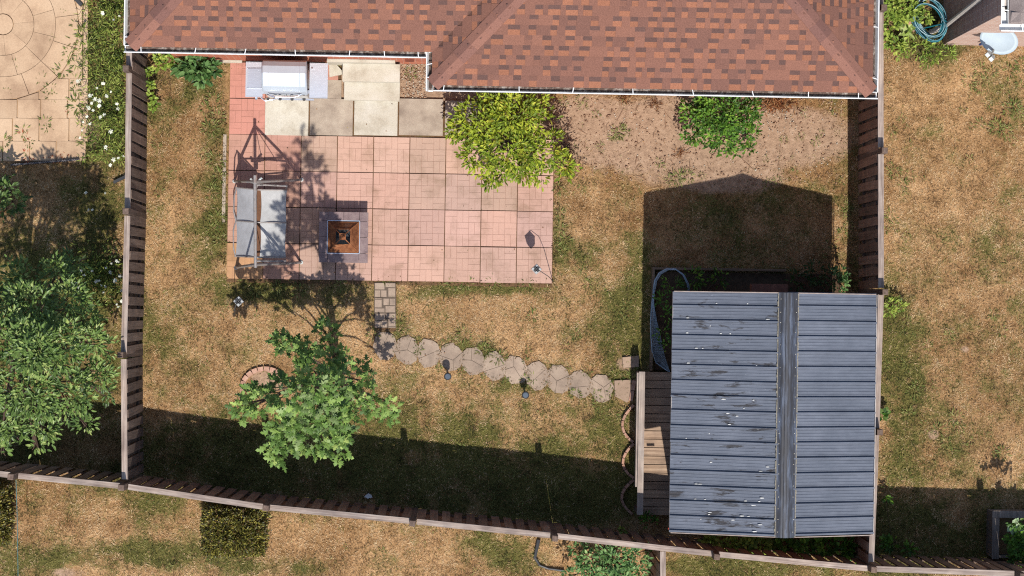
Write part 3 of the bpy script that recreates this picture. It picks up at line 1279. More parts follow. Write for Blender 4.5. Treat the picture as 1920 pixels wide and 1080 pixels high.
GZ0 = EZ - 0.022
o = .004
ys1, ys2 = Y1 - o, Y2 - o
EX = Vector((1, 0, 0)); EY = Vector((0, 1, 0))
run1 = (Vector((X0 - .115, ys1, GZ0)), Vector((XB - o - .121, ys1, GZ0)))
run2 = (Vector((XB - o, ys1 - .0, GZ0)), Vector((XB - o, ys2 - .115, GZ0)))
run3 = (Vector((XB - o + .006, ys2, GZ0)), Vector((X1 + .115, ys2, GZ0)))
run4 = (Vector((X1 + o, ys2 + .003, GZ0)), Vector((X1 + o, YT, GZ0)))
run0 = (Vector((X0 - o, YT, GZ0)), Vector((X0 - o, ys1 + .003, GZ0)))
br = []
for px in (265, 365, 459, 554, 654, 721, 784):
    br.append((Vector((at(px, 97, EZ).x, ys1, GZ0)), EX))
for px in (831, 974, 1073, 1188, 1300, 1413, 1516, 1610):
    br.append((Vector((at(px, 172, EZ).x, ys2, GZ0)), EX))
for py in (50, 148):
    br.append((Vector((X1 + o, at(1640, py, EZ).y, GZ0)), EY))
for py in (121, 144):
    br.append((Vector((XB - o, at(806, py, EZ).y, GZ0)), -EY))
br.append((Vector((X0 - o, at(240, 68, EZ).y, GZ0)), -EY))
gutter([run0, run1, run2, run3, run4], house, br)
mb = MB()         # fascia boards under the eaves
for (p, q) in ((run1[0] + EX * .13, run1[1] + EX * .13), (run3[0], run3[1] - EX * .13)):
    mb.bb(p.x, q.x, p.y + .008, p.y + .028, EZ - .2, EZ - .04)
part('fascia', mb, M_WHITE, house)
mb = MB()         # soffit
mb.bb(X0 + .01, XB - .01, Y1 + .03, WY1 - .002, EZ - .215, EZ - .203)
mb.bb(XB + .01, X1 - .01, Y2 + .03, WY2 - .002, EZ - .215, EZ - .203)
part('soffit', mb, M_WHITE, house)

# ================================================================ CONCRETE STEPS
st = thing('concrete_steps', at(697, 165), 'two pale concrete steps below the door sill of the brick house', 'steps')
mb = MB()
p, q = at(645, 187, .17), at(750, 140, .17)
mb.bb(p.x, q.x, p.y, at(700, 118).y + .02, 0.0, 0.17)
part('step', mb, M_CONC, st)
mb = MB()
p, q = at(642, 152, .34), at(750, 117, .34)
mb.bb(p.x, q.x, p.y, WY1 - .05 if WY1 - .05 < at(700, 117.6, .50).y else at(700, 117.6, .50).y - .004, 0.174, 0.34)
part('step', mb, M_CONC, st)
mb = MB()
o = at(632, 134, .05)
mb.prism([(o.x - .14, o.y + .12), (o.x - .13, o.y - .1), (o.x + .08, o.y - .05), (o.x + .1, o.y), (o.x - .02, o.y + .13)][::1], .004, .06, inset=.03)
tag(part('broken_slab', mb, M_CONC), 'broken white concrete slab piece on the soil beside the grill', 'slab')

# ================================================================ NEIGHBOUR'S HOUSE, upper right
M_PBRICK = brick_mat('pink_brick_south', lit(220, 186, 166), lit(206, 166, 146), lit(224, 208, 196))
M_PBRICKW = brick_mat('pink_brick_west', lit(204, 172, 156), lit(186, 150, 136), lit(222, 208, 196), 'y')
hx, hy = at(1768, 84).x, at(1768, 84).y
nh = thing('brick_house', (hx + 3, hy + 2, 0), 'pale pink brick house corner with a grey shingle roof beyond the side fence', 'house')
NEZ = 4.0
mb = MB()
mb.bb(hx + .004, hx + 7, hy, hy + .1, -.05, NEZ - .1)
part('wall', mb, M_PBRICK, nh)
mb = MB()
mb.bb(hx, hx + .1, hy + .003, hy + 5, -.05, NEZ - .1)
part('wall', mb, M_PBRICKW, nh)
rx, ry = at(1892, 40, NEZ).x, at(1900, 44, NEZ).y
M_GSH = pm('grey_shingle', lit(128, 114, 110), lit(152, 138, 132), scale=5, ws=True, vary=.05, fine=.2, fscale=80)
mb = MB()
D = 3.0
for pts in ([(rx, ry, 0), (rx + 7, ry, 0), (rx + 7, ry + D, D * .4), (rx + D, ry + D, D * .4)], [(rx, ry, 0), (rx + D, ry + D, D * .4), (rx + D, ry + 6, D * .4), (rx, ry + 6, 0)]):
    v = [(x, y, NEZ + z) for x, y, z in pts]
    mb.add(v + [(x, y, z - .03) for x, y, z in v], [(0, 1, 2, 3)] + [(i, 4 + i, 4 + (i + 1) % 4, (i + 1) % 4) for i in range(4)])
r2 = part('roof', mb, M_GSH, nh)
for pl in range(2):
    for r in range(6):
        for k in range(12):
            u0 = k * .5 + (r % 2) * .25
            d0, d1 = r * .16, (r + 1) * .16
            if u0 < d0 - .3 or u0 > 6:
                continue
            u0 = max(u0, d0 + .02)
            u1 = min(6, (k + 1) * .5 + (r % 2) * .25 - .008)
            if u1 - u0 < .05:
                continue
            f = (lambda u, d: (rx + u, ry + d, NEZ + d * .4 + .012)) if pl == 0 else (lambda u, d: (rx + d, ry + u, NEZ + d * .4 + .012))
            x, y = to_px(*f(u0, d0))
            if x > 1990 or y < -60:
                continue
            m = MB()
            a, b = f(u0, d0), f(u1, d0)
            c, d = f(u1, d1), f(u0, d1)
            q = [a, b, (c[0], c[1], c[2] - .009), (d[0], d[1], d[2] - .009)]
            if pl:
                q = q[::-1]
            m.add(q + [(x_, y_, z_ - .008) for x_, y_, z_ in q], [(0, 1, 2, 3)] + [(i, 4 + i, 4 + (i + 1) % 4, (i + 1) % 4) for i in range(4)])
            part('shingle', m, M_GSH, r2)
m = MB()
prof = [(0.0, 0.0), (0.0, -.10), (.075, -.10), (.103, -.012), (.115, -.012), (.115, 0.004), (.100, 0.004), (.072, -.092), (.006, -.092), (.006, 0.0)]
m.extrude(prof, (rx - .004, ry + 6, NEZ - .02), (rx - .004, ry - .0, NEZ - .02))
m.extrude(prof, (rx - .115, ry - .004, NEZ - .02), (rx + 7, ry - .004, NEZ - .02))
gg = part('gutter', m, M_WHITE, nh)
for (p, dd) in ((Vector((rx - .004, at(1880, 19, NEZ).y, NEZ - .01)), -EY), (Vector((at(1918, 55, NEZ).x, ry - .004, NEZ - .01)), EX)):
    b = MB(); s = dd.cross(Vector((0, 0, 1)))
    b.bar(p - s * .03, p + s * .108, .016, .006)
    part('gutter_bracket', b, M_WHITE, gg)
mb = MB()         # downspout on the west wall
a = at(1759, 54, .12); b = Vector((hx - .045, at(1775, 52, .25).y, .3)); yy = at(1757, 54, .1).y
mb.tube([(hx - .25, yy - .06, .08), (hx - .09, yy, .2), (hx - .045, yy + .02, .4), (hx - .045, yy + .12, 2.2), (hx - .045, yy + .2, 3.6)], .042, 8)
part('downspout', mb, pm('downspout_paint', lit(206, 196, 186), lit(226, 218, 208), vary=0, bump=0, rough=.5), nh)
mb = MB()
p = at(1860, 52, 1.2)
mb.bb(p.x - .08, p.x + .06, hy - .08, hy - .002, 1.0, 1.3)
mb.tube([(p.x - .02, hy - .05, 1.0), (p.x - .02, hy - .05, .5)], .02, 6)
part('meter_box', mb, pm('blue_plastic', lit(40, 66, 130), lit(60, 90, 160), vary=0, bump=0, rough=.5), nh)

# ---- satellite dish
M_DISH = pm('dish_grey', lit(176, 190, 198), lit(190, 204, 212), scale=3, vary=0, bump=0, rough=.55, fine=.04)
M_LNB = pm('pale_plastic', lit(206, 212, 206), lit(222, 228, 222), vary=0, bump=0, rough=.5)
dz = 1.6
dc = at(1873, 75, dz)
dish = thing('satellite_dish', (dc.x + .1, hy - .02, dz - .4), 'grey oval satellite dish with a twin receiver arm by the pale brick wall', 'satellite dish')
nrm = Vector((-.12, -.42, .9)).normalized()
aX = Vector((at(1905, 88).x - at(1843, 65).x, at(1905, 88).y - at(1843, 65).y, 0)).normalized()
aX = (aX - nrm * aX.dot(nrm)).normalized()
aY = nrm.cross(aX)
mb = MB()
vs = [tuple(dc - nrm * .05)]
RN = 5
for r in range(1, RN + 1):
    for k in range(32):
        tt = 2 * PI * k / 32
        q = r / RN
        vs.append(tuple(dc + aX * (.32 * q * math.cos(tt)) + aY * (.235 * q * math.sin(tt)) + nrm * (.06 * q * q - .05)))
fs = [(0, 1 + k, 1 + (k + 1) % 32) for k in range(32)]
for r in range(RN - 1):
    fs += [(1 + r * 32 + k, 1 + (r + 1) * 32 + k, 1 + (r + 1) * 32 + (k + 1) % 32, 1 + r * 32 + (k + 1) % 32) for k in range(32)]
nv = len(vs)
vs2 = [tuple(Vector(v) - nrm * .02) for v in vs]
mb.add(vs, fs)
mb.add(vs2, [tuple(reversed(f)) for f in fs])
e = 1 + (RN - 1) * 32
mb.f += [[e + k, nv + e + k, nv + e + (k + 1) % 32, e + (k + 1) % 32] for k in range(32)]
mb.mi += [0] * 32
part('reflector', mb, M_DISH, dish, smooth=True)
mb = MB()
foot = dc - aY * .2 - nrm * .04
tip = at(1857, 104, dz + .25)
mb.tube([foot, (foot + tip) / 2 + Vector((0, 0, .03)), tip], .022, 8)
part('receiver_arm', mb, M_LNB, dish)
dd = (Vector(tip) - foot).normalized()
sd = dd.cross(Vector((0, 0, 1))).normalized()
for k in (-1, 1):
    mb = MB()
    p = Vector(tip) + sd * .045 * k
    mb.bar(p - dd * .04, p + dd * .14, .065, .06)
    mb.tube([p - dd * .08, p - dd * .03], [.034, .028], 10)
    part('receiver', mb, M_LNB, dish)
mb = MB()
mb.tube([dc - nrm * .06, (dc.x + .06, hy - .06, dz - .3), (dc.x + .06, hy - .003, dz - .35)], .025, 8)
mb.bb(dc.x - .02, dc.x + .14, hy - .02, hy - .002, dz - .45, dz - .25)
part('wall_mount', mb, M_LNB, dish)
# ================================================================ FENCES
M_BOARD = wood('fence_board', lit(98, 82, 72), lit(142, 120, 106), lit(172, 150, 134), .22)
M_BOARDB = wood('fence_board_brown', lit(126, 100, 82), lit(166, 134, 112), lit(192, 160, 138), .25)
M_CAPW = wood('fence_cap', lit(112, 94, 84), lit(172, 154, 142), lit(212, 198, 186), .12, 'x')
M_POST = wood('fence_post', lit(88, 72, 62), lit(120, 100, 88), lit(150, 130, 116), .1)
FH = 1.62


def board_mesh(w, h, mat, n):
    m = MB()
    d = .02
    x = w / 2
    c = rnd.uniform(.004, .012)
    m.prism([(-x, -d / 2), (x, -d / 2), (x, d / 2), (-x, d / 2)], 0, h - c)
    m.prism([(-x + .004, -d / 2 + .001), (x - .004, -d / 2 + .001), (x - .004, d / 2 - .001), (-x + .004, d / 2 - .001)], h - c, h)
    return m.mesh('fence_board', [mat])


def build_fence(f, pts, inner, mat, posts, pitch=.2, width=.138, post_h=.32, skip=None, cap_skip=True):
    """pts: world xy of the fence line; inner: +1 when the near side is on the left of travel"""
    protos = [board_mesh(width + rnd.uniform(-.008, .008), FH - .03, mat, k) for k in range(4)]
    for (a, b) in zip(pts, pts[1:]):
        a, b = Vector((a[0], a[1])), Vector((b[0], b[1]))
        d = b - a
        L = d.length
        d.normalize()
        n = Vector((-d.y, d.x)) * inner
        ang = math.atan2(d.y, d.x)
        cnt = max(1, round(L / pitch))
        st = L / cnt
        for k in range(cnt):
            for s, off in ((1, .5), (-1, 0.0)):
                if s == -1 and k == 0:
                    continue
                p = a + d * (st * (k + off) + (rnd.uniform(.014, .024) if (s == 1 and k == 0) else 0)) + n * (.031 * s)
                if skip and skip(p):
                    continue
                z = rnd.uniform(.0, .03)
                o = place('fence_board', rnd.choice(protos), (p.x, p.y, z - .01), f, (R(rnd.uniform(-.5, .5)), R(rnd.uniform(-.7, .7)), ang + rnd.uniform(-.02, .02)))
        for z in (.25, 1.3):
            m = MB()
            p, q = a + d * .05, b - d * .05
            m.bar((p.x, p.y, z), (q.x, q.y, z), .036, .088)
            part('fence_rail', m, M_POST, f)
        m = MB()
        p, q = a + d * (.055 if cap_skip else 0.0), b - d * (.055 if cap_skip else 0)
        L2 = (q - p).length
        m.box((0, 0, 0), (L2, .092, .036))
        c = (p + q) / 2
        place('fence_cap', m.mesh('fence_cap', [M_CAPW]), (c.x, c.y, FH + .018 + .004 * rnd.random()), f, (R(rnd.uniform(-1, 1)), 0, ang))
    for (x, y) in posts:
        m = MB()
        m.box((0, 0, (FH + post_h) / 2), (.095, .095, FH + post_h))
        m.box((0, 0, FH + post_h + .003), (.095, .095, .006), top=(.08, .08))
        a, b = pts[0], pts[-1]
        place('fence_post', m.mesh('fence_post', [M_POST]), (x, y, -.02), f, (R(rnd.uniform(-.6, .6)), R(rnd.uniform(-.6, .6)), math.atan2(b[1] - a[1], b[0] - a[0])))


FZ = FH + .03
W = lambda lst: [tuple(at(x, y, FZ).xy) for x, y in lst]
back = W([(-150, 874), (28, 891.5), (234, 912), (499, 951), (775, 977.5), (1038, 1004.5), (1342, 1039), (1633, 1066.5), (1908, 1075.8), (2080, 1082)])
f1 = thing('board_fence', (*back[3], 0), 'long slanting board fence of weathered planks running along the bottom of the yard', 'fence')
build_fence(f1, back, 1, M_BOARDB, back[1:-1], pitch=.215, width=.142)
lf = W([(243.5, -90), (242, 131), (239, 398), (232, 667)])
lf.append((lf[-1][0] + (back[2][0] - lf[-1][0]) * .97, back[2][1] + .06))
f2 = thing('board_fence', (*lf[1], 0), 'grey brown board fence between the yard and the white flower patch', 'fence')
build_fence(f2, lf, 1, M_BOARD, lf[1:-1], pitch=.2)
rf = W([(1651, -90), (1651, 16), (1651.5, 283), (1652, 546), (1643.5, 809)])
rf.append((rf[-1][0] + (back[7][0] - rf[-1][0]) * .97, back[7][1] + .06))
f3 = thing('board_fence', (*rf[2], 0), 'board fence passing close behind the metal roofed shed', 'fence')
build_fence(f3, rf, -1, M_BOARDB, rf[1:-1], pitch=.2)
sf = [(at(1243, 1032, FZ).x, at(1243, 1034, FZ).y), (at(1243, 1140, FZ).x, at(1243, 1140, FZ).y)]
f4 = thing('board_fence', (*sf[0], 0), 'short fence stub running off the bottom edge beside the leafy vine bush', 'fence')
build_fence(f4, sf, -1, M_BOARDB, [], pitch=.2, cap_skip=False)

# ================================================================ SHED
Zr, Ze = 2.84, 2.37
rxl = (at(1266, 552, Ze).x + at(1258, 994, Ze).x) / 2
rxr = (at(1643, 554, Ze).x + at(1632, 1001, Ze).x) / 2
rxm = (at(1478, 550, Zr).x + at(1468, 1006, Zr).x) / 2
ryn = at(1478, 550, Zr).y
rys = at(1469, 1007, Zr).y
shed = thing('garden_shed', ((rxl + rxr) / 2, (ryn + rys) / 2, 0), 'garden shed with a worn blue grey ribbed metal roof', 'shed')
M_SHEDW = wood('shed_board', lit(96, 60, 50), lit(130, 84, 68), lit(150, 104, 86), .12)
x0, x1, y0, y1 = rxl + .27, rxr - .24, rys + .12, ryn - .1
mb = MB()
for (a, b) in (((x0, y0), (x1, y0)), ((x1, y0), (x1, y1)), ((x1, y1), (x0, y1)), ((x0, y1), (x0, y0))):
    L = math.hypot(b[0] - a[0], b[1] - a[1])
    n = int(L / .14)
    for k in range(n):
        p = Vector((a[0] + (b[0] - a[0]) * (k + .5) / n, a[1] + (b[1] - a[1]) * (k + .5) / n))
        zt_ = Ze - .05
        if abs(a[1] - b[1]) < 1e-6:
            zt_ = Zr - .07 - (Zr - Ze) * abs(p.x - rxm) / ((rxm - rxl) if p.x < rxm else (rxr - rxm))
        m_ = .02
        mb.box((p.x, p.y, zt_ / 2), ((L / n - .006) if abs(a[1] - b[1]) < 1e-6 else .022, (L / n - .006) if abs(a[0] - b[0]) < 1e-6 else .022, zt_))
part('wall', mb, M_SHEDW, shed)
mb = MB()
mb.bb(x0 + .02, x1 - .02, y0 + .02, y1 - .02, .02, .1)
mb.bb(x0 + .03, x1 - .03, y0 + .03, y1 - .03, .1, 2.2)
part('inner_frame', mb, M_SHEDW, shed)


def metal(name, worn):
    t = NT(name)
    v = t.coords(True, rnd=False)
    mp = t.n('Mapping'); mp.inputs['Scale'].default_value = (1.2, 6, 2)
    t.l(v, mp.inputs['Vector'])
    f = t.noise(v, 1.6, 5, 0.6)
    fs = t.noise(mp.outputs[0], 3, 6, 0.75)
    c = t.ramp(f, [(0.3, lit(98, 104, 115)), (0.7, lit(116, 121, 132))])
    c = t.mix(c, t.ramp(fs, [(0.3, (.82, .82, .84)), (.7, (1.14, 1.14, 1.14))]), 1.0, 'MULTIPLY')
    if worn:
        f1 = t.noise(mp.outputs[0], 1.5, 7, 0.72, .3)
        f3 = t.noise(v, .8, 2, 0.5)
        c = t.mix(c, lit(62, 60, 62), t.ramp(t.math('ADD', f1, t.math('MULTIPLY', t.math('SUBTRACT', f3, .5), .35)), [(0.58, (0, 0, 0)), (0.64, (1, 1, 1))]))
        f4 = t.noise(mp.outputs[0], 7, 4, 0.7)
        c = t.mix(c, lit(196, 200, 206), t.ramp(f4, [(0.69, (0, 0, 0)), (0.75, (1, 1, 1))]))
    c = t.obj_vary(c, .04)
    t.color(c)
    t.set(.6, 0.0, .25)
    t.bump(fs, .06, .004)
    return t.m


M_MET = metal('blue_grey_metal', False)
M_METW = metal('worn_blue_grey_metal', True)
roof3 = None


def panel_prof(pitch):
    pts = [(0, 0), (.008, .034), (.032, .034), (.04, 0)]
    a = .04
    n = 4
    w = (pitch - .04) / n
    for k in range(n):
        b = a + w * k
        pts += [(b + w * .35, 0.0), (b + w * .45, .005), (b + w * .65, .005), (b + w * .75, 0)]
    pts += [(pitch + .006, 0.001)]
    return pts


def panel_mesh(pitch, L, mat):
    """ribbed strip: u along the slope 0..L, v across 0..pitch"""
    pr = panel_prof(pitch)
    m = MB()
    n = len(pr)
    t = .004
    vs = [(0, v, h) for v, h in pr] + [(L, v, h) for v, h in pr] + [(0, v, h - t) for v, h in pr] + [(L, v, h - t) for v, h in pr]
    fs = [(i, n + i, n + i + 1, i + 1) for i in range(n - 1)]
    fs += [(2 * n + i, 2 * n + i + 1, 3 * n + i + 1, 3 * n + i) for i in range(n - 1)]
    fs += [(i, i + 1, 2 * n + i + 1, 2 * n + i) for i in range(n - 1)] + [(n + i, 3 * n + i, 3 * n + i + 1, n + i + 1) for i in range(n - 1)]
    m.add(vs, fs)
    return m.mesh('roof_panel', [mat])


NP = 16
pit = (ryn - rys) / NP
mb = MB()
th = .05
v = [(rxl + .03, Ze - .03), (rxm, Zr - .03), (rxr - .03, Ze - .03)]
vs = [(x, rys + .01, z) for x, z in v] + [(x, ryn - .01, z) for x, z in v] + [(x, rys + .01, z - th) for x, z in v] + [(x, ryn - .01, z - th) for x, z in v]
mb.add(vs, [(0, 1, 4, 3), (1, 2, 5, 4), (6, 9, 10, 7), (7, 10, 11, 8), (0, 6, 7, 1), (1, 7, 8, 2), (3, 4, 10, 9), (4, 5, 11, 10), (0, 3, 9, 6), (2, 8, 11, 5)])
M_TRIM = pm('roof_trim', lit(150, 132, 120), lit(190, 172, 160), scale=10, vary=.05, rough=.7)
roof3 = part('roof', mb, M_TRIM, shed)
LL_, LR_ = math.hypot(rxm - rxl, Zr - Ze), math.hypot(rxr - rxm, Zr - Ze)
PML, PMR = panel_mesh(pit, LL_ + .03, M_METW), panel_mesh(pit, LR_ + .02, M_MET)
sl, sr = math.atan2(Zr - Ze, rxm - rxl), math.atan2(Zr - Ze, rxr - rxm)
for k in range(NP):
    y = rys + pit * k
    # left strips start at the eave and climb towards the ridge
    place('roof_panel', PML, (rxl - .03 * math.cos(sl) + rnd.uniform(-.008, .008), y + rnd.uniform(-.004, .004), Ze - .03 * math.sin(sl) + .002 * (k % 2)), roof3, (rnd.uniform(-.006, .006), -sl, rnd.uniform(-.0025, .0025)))
    place('roof_panel', PMR, (rxm, y + .012 + rnd.uniform(-.004, .004), Zr + .002 * (k % 2)), roof3, (rnd.uniform(-.006, .006), sr, rnd.uniform(-.0025, .0025)))
# ridge cap in two lengths with worn paint, foam closures under its edges
t = NT('ridge_metal')
v_ = t.coords(True, rnd=False)
mp = t.n('Mapping'); mp.inputs['Scale'].default_value = (9, .9, 2)
t.l(v_, mp.inputs['Vector'])
f = t.noise(mp.outputs[0], 2.2, 6, .7)
f4 = t.noise(mp.outputs[0], 6, 4, .7)
c = t.ramp(f, [(.42, lit(56, 54, 56)), (.52, lit(66, 68, 76)), (.64, lit(96, 104, 120))])
c = t.mix(c, lit(190, 194, 200), t.ramp(f4, [(.72, (0, 0, 0)), (.78, (1, 1, 1))]))
t.color(c); t.set(.5, 0, .4)
M_RIDGE = t.m
cl, cr = -(rxm - at(1457, 760, 2.80).x), at(1493, 760, 2.80).x - rxm
ztl, ztr = Zr - (-cl) * math.tan(sl), Zr - cr * math.tan(sr)
for (ya, yb, dz_) in ((rys - .01, (rys + ryn) / 2 + .08, 0), ((rys + ryn) / 2, ryn + .01, .004)):
    m = MB()
    pr = [(cl, ztl + .036), (cl + .02, ztl + .042), (-.075, Zr + .028), (-.06, Zr + .036), (-.028, Zr + .040), (-.02, Zr + .054), (.02, Zr + .054), (.028, Zr + .040), (.06, Zr + .036), (.075, Zr + .028), (cr - .02, ztr + .042), (cr, ztr + .036)]
    n = len(pr)
    vs = [(rxm + a, ya, z + dz_) for a, z in pr] + [(rxm + a, yb, z + dz_) for a, z in pr] + [(rxm + a, ya, z + dz_ - .004) for a, z in pr] + [(rxm + a, yb, z + dz_ - .004) for a, z in pr]
    fs = [(i, i + 1, n + i + 1, n + i) for i in range(n - 1)] + [(2 * n + i, 3 * n + i, 3 * n + i + 1, 2 * n + i + 1) for i in range(n - 1)]
    fs += [(i, 2 * n + i, 2 * n + i + 1, i + 1) for i in range(n - 1)] + [(n + i, n + i + 1, 3 * n + i + 1, 3 * n + i) for i in range(n - 1)]
    m.add(vs, fs)
    rc = part('ridge_cap', m, M_RIDGE, roof3)
M_FOAM = pm('foam_closure', lit(128, 120, 106), lit(160, 152, 134), lit(96, 88, 80), scale=20, ws=True, vary=0)
for s, cx_, z_ in ((-1, cl, ztl), (1, cr, ztr)):
    m = MB()
    n = 90
    for k in range(n):
        ya = rys + (ryn - rys) * k / n
        w_ = .010 + .012 * rnd.random()
        m.bb(rxm + cx_ - (w_ if s < 0 else .01), rxm + cx_ + (.01 if s < 0 else w_), ya, ya + (ryn - rys) / n - .002, z_ - .0, z_ + .032)
    part('foam_closure', m, M_FOAM, roof3)
M_SCREW = pm('screw', lit(190, 180, 150), lit(220, 214, 200), vary=.1, rough=.5)
m = MB()
for k in range(22):
    y = rys + .1 + k * (ryn - rys - .2) / 21 + rnd.uniform(-.03, .03)
    for a, z in ((cl + .03, ztl), (cr - .03, ztr)):
        m.lathe([(.008, 0), (.006, .01)], (rxm + a + rnd.uniform(-.006, .006), y, z + .044), 6)
part('screw', m, M_SCREW, roof3, 'stuff')
m = MB()
for k in range(46):       # flakes of bare metal and droppings on the worn slope
    xx = rnd.uniform(rxl + .05, rxm + cl - .05)
    yy = rnd.uniform(rys + .05, ryn - .05)
    if rnd.random() < .5:
        yy = rys + pit * rnd.randint(1, NP - 1) + .065
    zz = Ze + (xx - rxl) * math.tan(sl) + .008
    a, b = rnd.uniform(.006, .04), rnd.uniform(.004, .008)
    m.prism([(xx - a, yy), (xx - a * .4, yy - b), (xx + a, yy - b * .5), (xx + a * .7, yy + b), (xx - a * .5, yy + b)], zz, zz + .004 + a * math.tan(sl))
part('paint_flake', m, pm('bare_flake', lit(216, 214, 206), lit(240, 238, 232), vary=0), roof3, 'stuff')
m = MB()                  # barge boards and eave trim
for y_ in (ryn + .006, rys - .006):
    for (a, za, b, zb) in ((rxl, Ze, rxm, Zr), (rxm, Zr, rxr, Ze)):
        m = MB()
        m.bar((a, y_, za - .03), (b, y_, zb - .03), .014, .1)
        part('barge_board', m, M_TRIM, shed)
m = MB()
m.bb(rxl - .028, rxl - .018, rys, ryn, Ze - .1, Ze - .012)
part('eave_trim', m, pm('eave_trim_paint', lit(190, 180, 172), lit(214, 206, 200), vary=0), shed)
m = MB()
m.bb(rxr + .03, rxr + .04, rys, ryn, Ze - .1, Ze - .016)
part('eave_trim', m, pm('eave_trim_paint', lit(190, 180, 172), lit(214, 206, 200), vary=0), shed)
m = MB()                  # shelf box on the north wall
p, q = at(1409, 548, 1.5), at(1477, 533, 1.5)
m.bb(p.x, q.x, y1 + .012, q.y, 1.3, 1.5)
part('wall_box', m, M_SHEDW, shed)
m = MB()
p = at(1256, 991, 1.9)
m.bb(p.x - .03, p.x + .1, p.y - .012, p.y + .012, 1.88, 1.92)
part('red_bracket', m, pm('red_paint', lit(170, 60, 40), lit(190, 76, 54), vary=0), shed)

# ================================================================ DECK
M_DECKW = wood('deck_board', lit(128, 104, 86), lit(182, 154, 130), lit(212, 186, 160), .12, 'x')
DZ = .17
dk = thing('wooden_deck', at(1228, 830), 'narrow plank deck with a low wooden rail beside the shed', 'deck')
n = 17
dx0, dx1 = at(1207, 800, DZ).x, x0 - .02
dyt, dyb = at(1230, 697, DZ).y, at(1222, 966, DZ).y
for k in range(n):
    m = MB()
    L = dx1 - dx0
    h = (dyt - dyb) / n
    m.box((0, 0, 0), (L, h - .008, .034), top=(L, h - .012))
    place('deck_board', m.mesh('deck_board', [M_DECKW]), ((dx0 + dx1) / 2, dyb + h * (k + .5), DZ - .018 + rnd.uniform(-.003, .003)), dk, (0, 0, rnd.uniform(-.004, .004)))
m = MB()
m.bb(dx0 + .01, dx1, dyb + .02, dyt - .02, -.02, DZ - .045)
part('deck_frame', m, M_POST, dk)
RZ = .62
m = MB()
a, b = at(1206, 697, RZ), at(1198, 965, RZ)
rxx = (a.x + b.x) / 2
m.box((0, 0, 0), (.1, a.y - b.y, .04))
M_CAPY = wood('rail_cap', lit(150, 132, 122), lit(186, 170, 158), lit(212, 200, 188), .06, 'y')
place('deck_rail_cap', m.mesh('deck_rail_cap', [M_CAPY]), (rxx, (a.y + b.y) / 2, RZ - .02), dk)
m = MB()
m.box((0, 0, 0), (.03, (a.y - b.y) * .8, .14))
place('deck_rail_board', m.mesh('deck_rail_board', [M_CAPY]), (rxx - .066, (a.y + b.y) / 2 + .22, RZ - .12), dk)
for k in range(4):
    m = MB()
    y = b.y + .05 + (a.y - b.y - .1) * k / 3
    m.box((0, 0, RZ / 2 - .03), (.09, .09, RZ - .04))
    place('deck_rail_post', m.mesh('deck_rail_post', [M_POST]), (rxx, y, 0), dk)
# ================================================================ BARBECUE
M_STEEL = pm('brushed_steel', (.50, .52, .55, 1), (.60, .62, .65, 1), scale=6, stretch=(1, 14, 1), vary=.04, rough=.38, metal=.75, spec=.5, bump=.05)
M_STEELD = pm('grey_steel', (.30, .32, .36, 1), (.38, .40, .45, 1), scale=6, stretch=(1, 14, 1), vary=.04, rough=.42, metal=.6, spec=.5, bump=.05)
M_LID = pm('pale_steel_lid', (.34, .375, .41, 1), (.39, .425, .46, 1), scale=3, vary=0, rough=.34, metal=.35, spec=.6, bump=.03)
M_BLACK = pm('black_metal', (.02, .02, .022, 1), (.035, .035, .035, 1), vary=.05, rough=.5, bump=.05)
M_CHROME = pm('chrome', (.75, .75, .76, 1), (.8, .8, .8, 1), vary=0, rough=.18, metal=1, spec=.5, bump=0)
SZ = .92
p, q = at(460, 181, SZ), at(615, 119, SZ)
gx0, gx1, gy0, gy1 = p.x, q.x, p.y, q.y
bbq = thing('barbecue_grill', ((gx0 + gx1) / 2, (gy0 + gy1) / 2, 0), 'stainless steel barbecue with a closed lid and two side shelves by the house wall', 'barbecue')
lx0, lx1 = at(493, 150, SZ).x, at(577, 150, SZ).x
mb = MB()          # cart
mb.bb(lx0 + .03, lx1 - .03, gy0 + .08, gy1 - .06, .12, .70)
part('cabinet', mb, M_STEELD, bbq)
for k in range(2):
    m = MB()
    w = (lx1 - lx0 - .08) / 2
    a = lx0 + .035 + k * (w + .01)
    m.bb(a, a + w, gy0 + .06, gy0 + .078, .14, .68)
    d = part('door', m, M_STEEL, bbq)
    m = MB()
    m.tube([(a + (w - .05 if k == 0 else .05), gy0 + .04, .4), (a + (w - .05 if k == 0 else .05), gy0 + .04, .62)], .012, 8)
    part('handle', m, M_CHROME, d)
for sx in (lx0 + .06, lx1 - .06):
    for sy in (gy0 + .12, gy1 - .1):
        m = MB()
        m.tube([(sx - .02, sy, .05), (sx + .02, sy, .05)], .05, 12)
        m.bb(sx - .03, sx + .03, sy - .02, sy + .02, .08, .118)
        part('caster', m, M_BLACK, bbq)
m = MB()          # firebox
m.bb(lx0 + .01, lx1 - .01, gy0 + .07, gy1 - .03, .72, .93)
part('firebox', m, M_BLACK, bbq)
m = MB()          # control panel
m.extrude([(0, 0), (0, .13), (.05, .13), (.09, .02), (.09, 0)], (gx1 - .28, gy0 + .075, .77), (lx0 - .20, gy0 + .075, .77))
part('control_panel', m, M_STEELD, bbq)
for k in range(5):
    kx = at(480 + k * 22.5, 183, .84).x
    m = MB()
    m.tube([(kx, gy0 - .0, .83), (kx, gy0 - .035, .825), (kx, gy0 - .045, .823)], [.026, .024, .012], 10)
    part('knob', m, M_BLACK if k else M_CHROME, bbq)


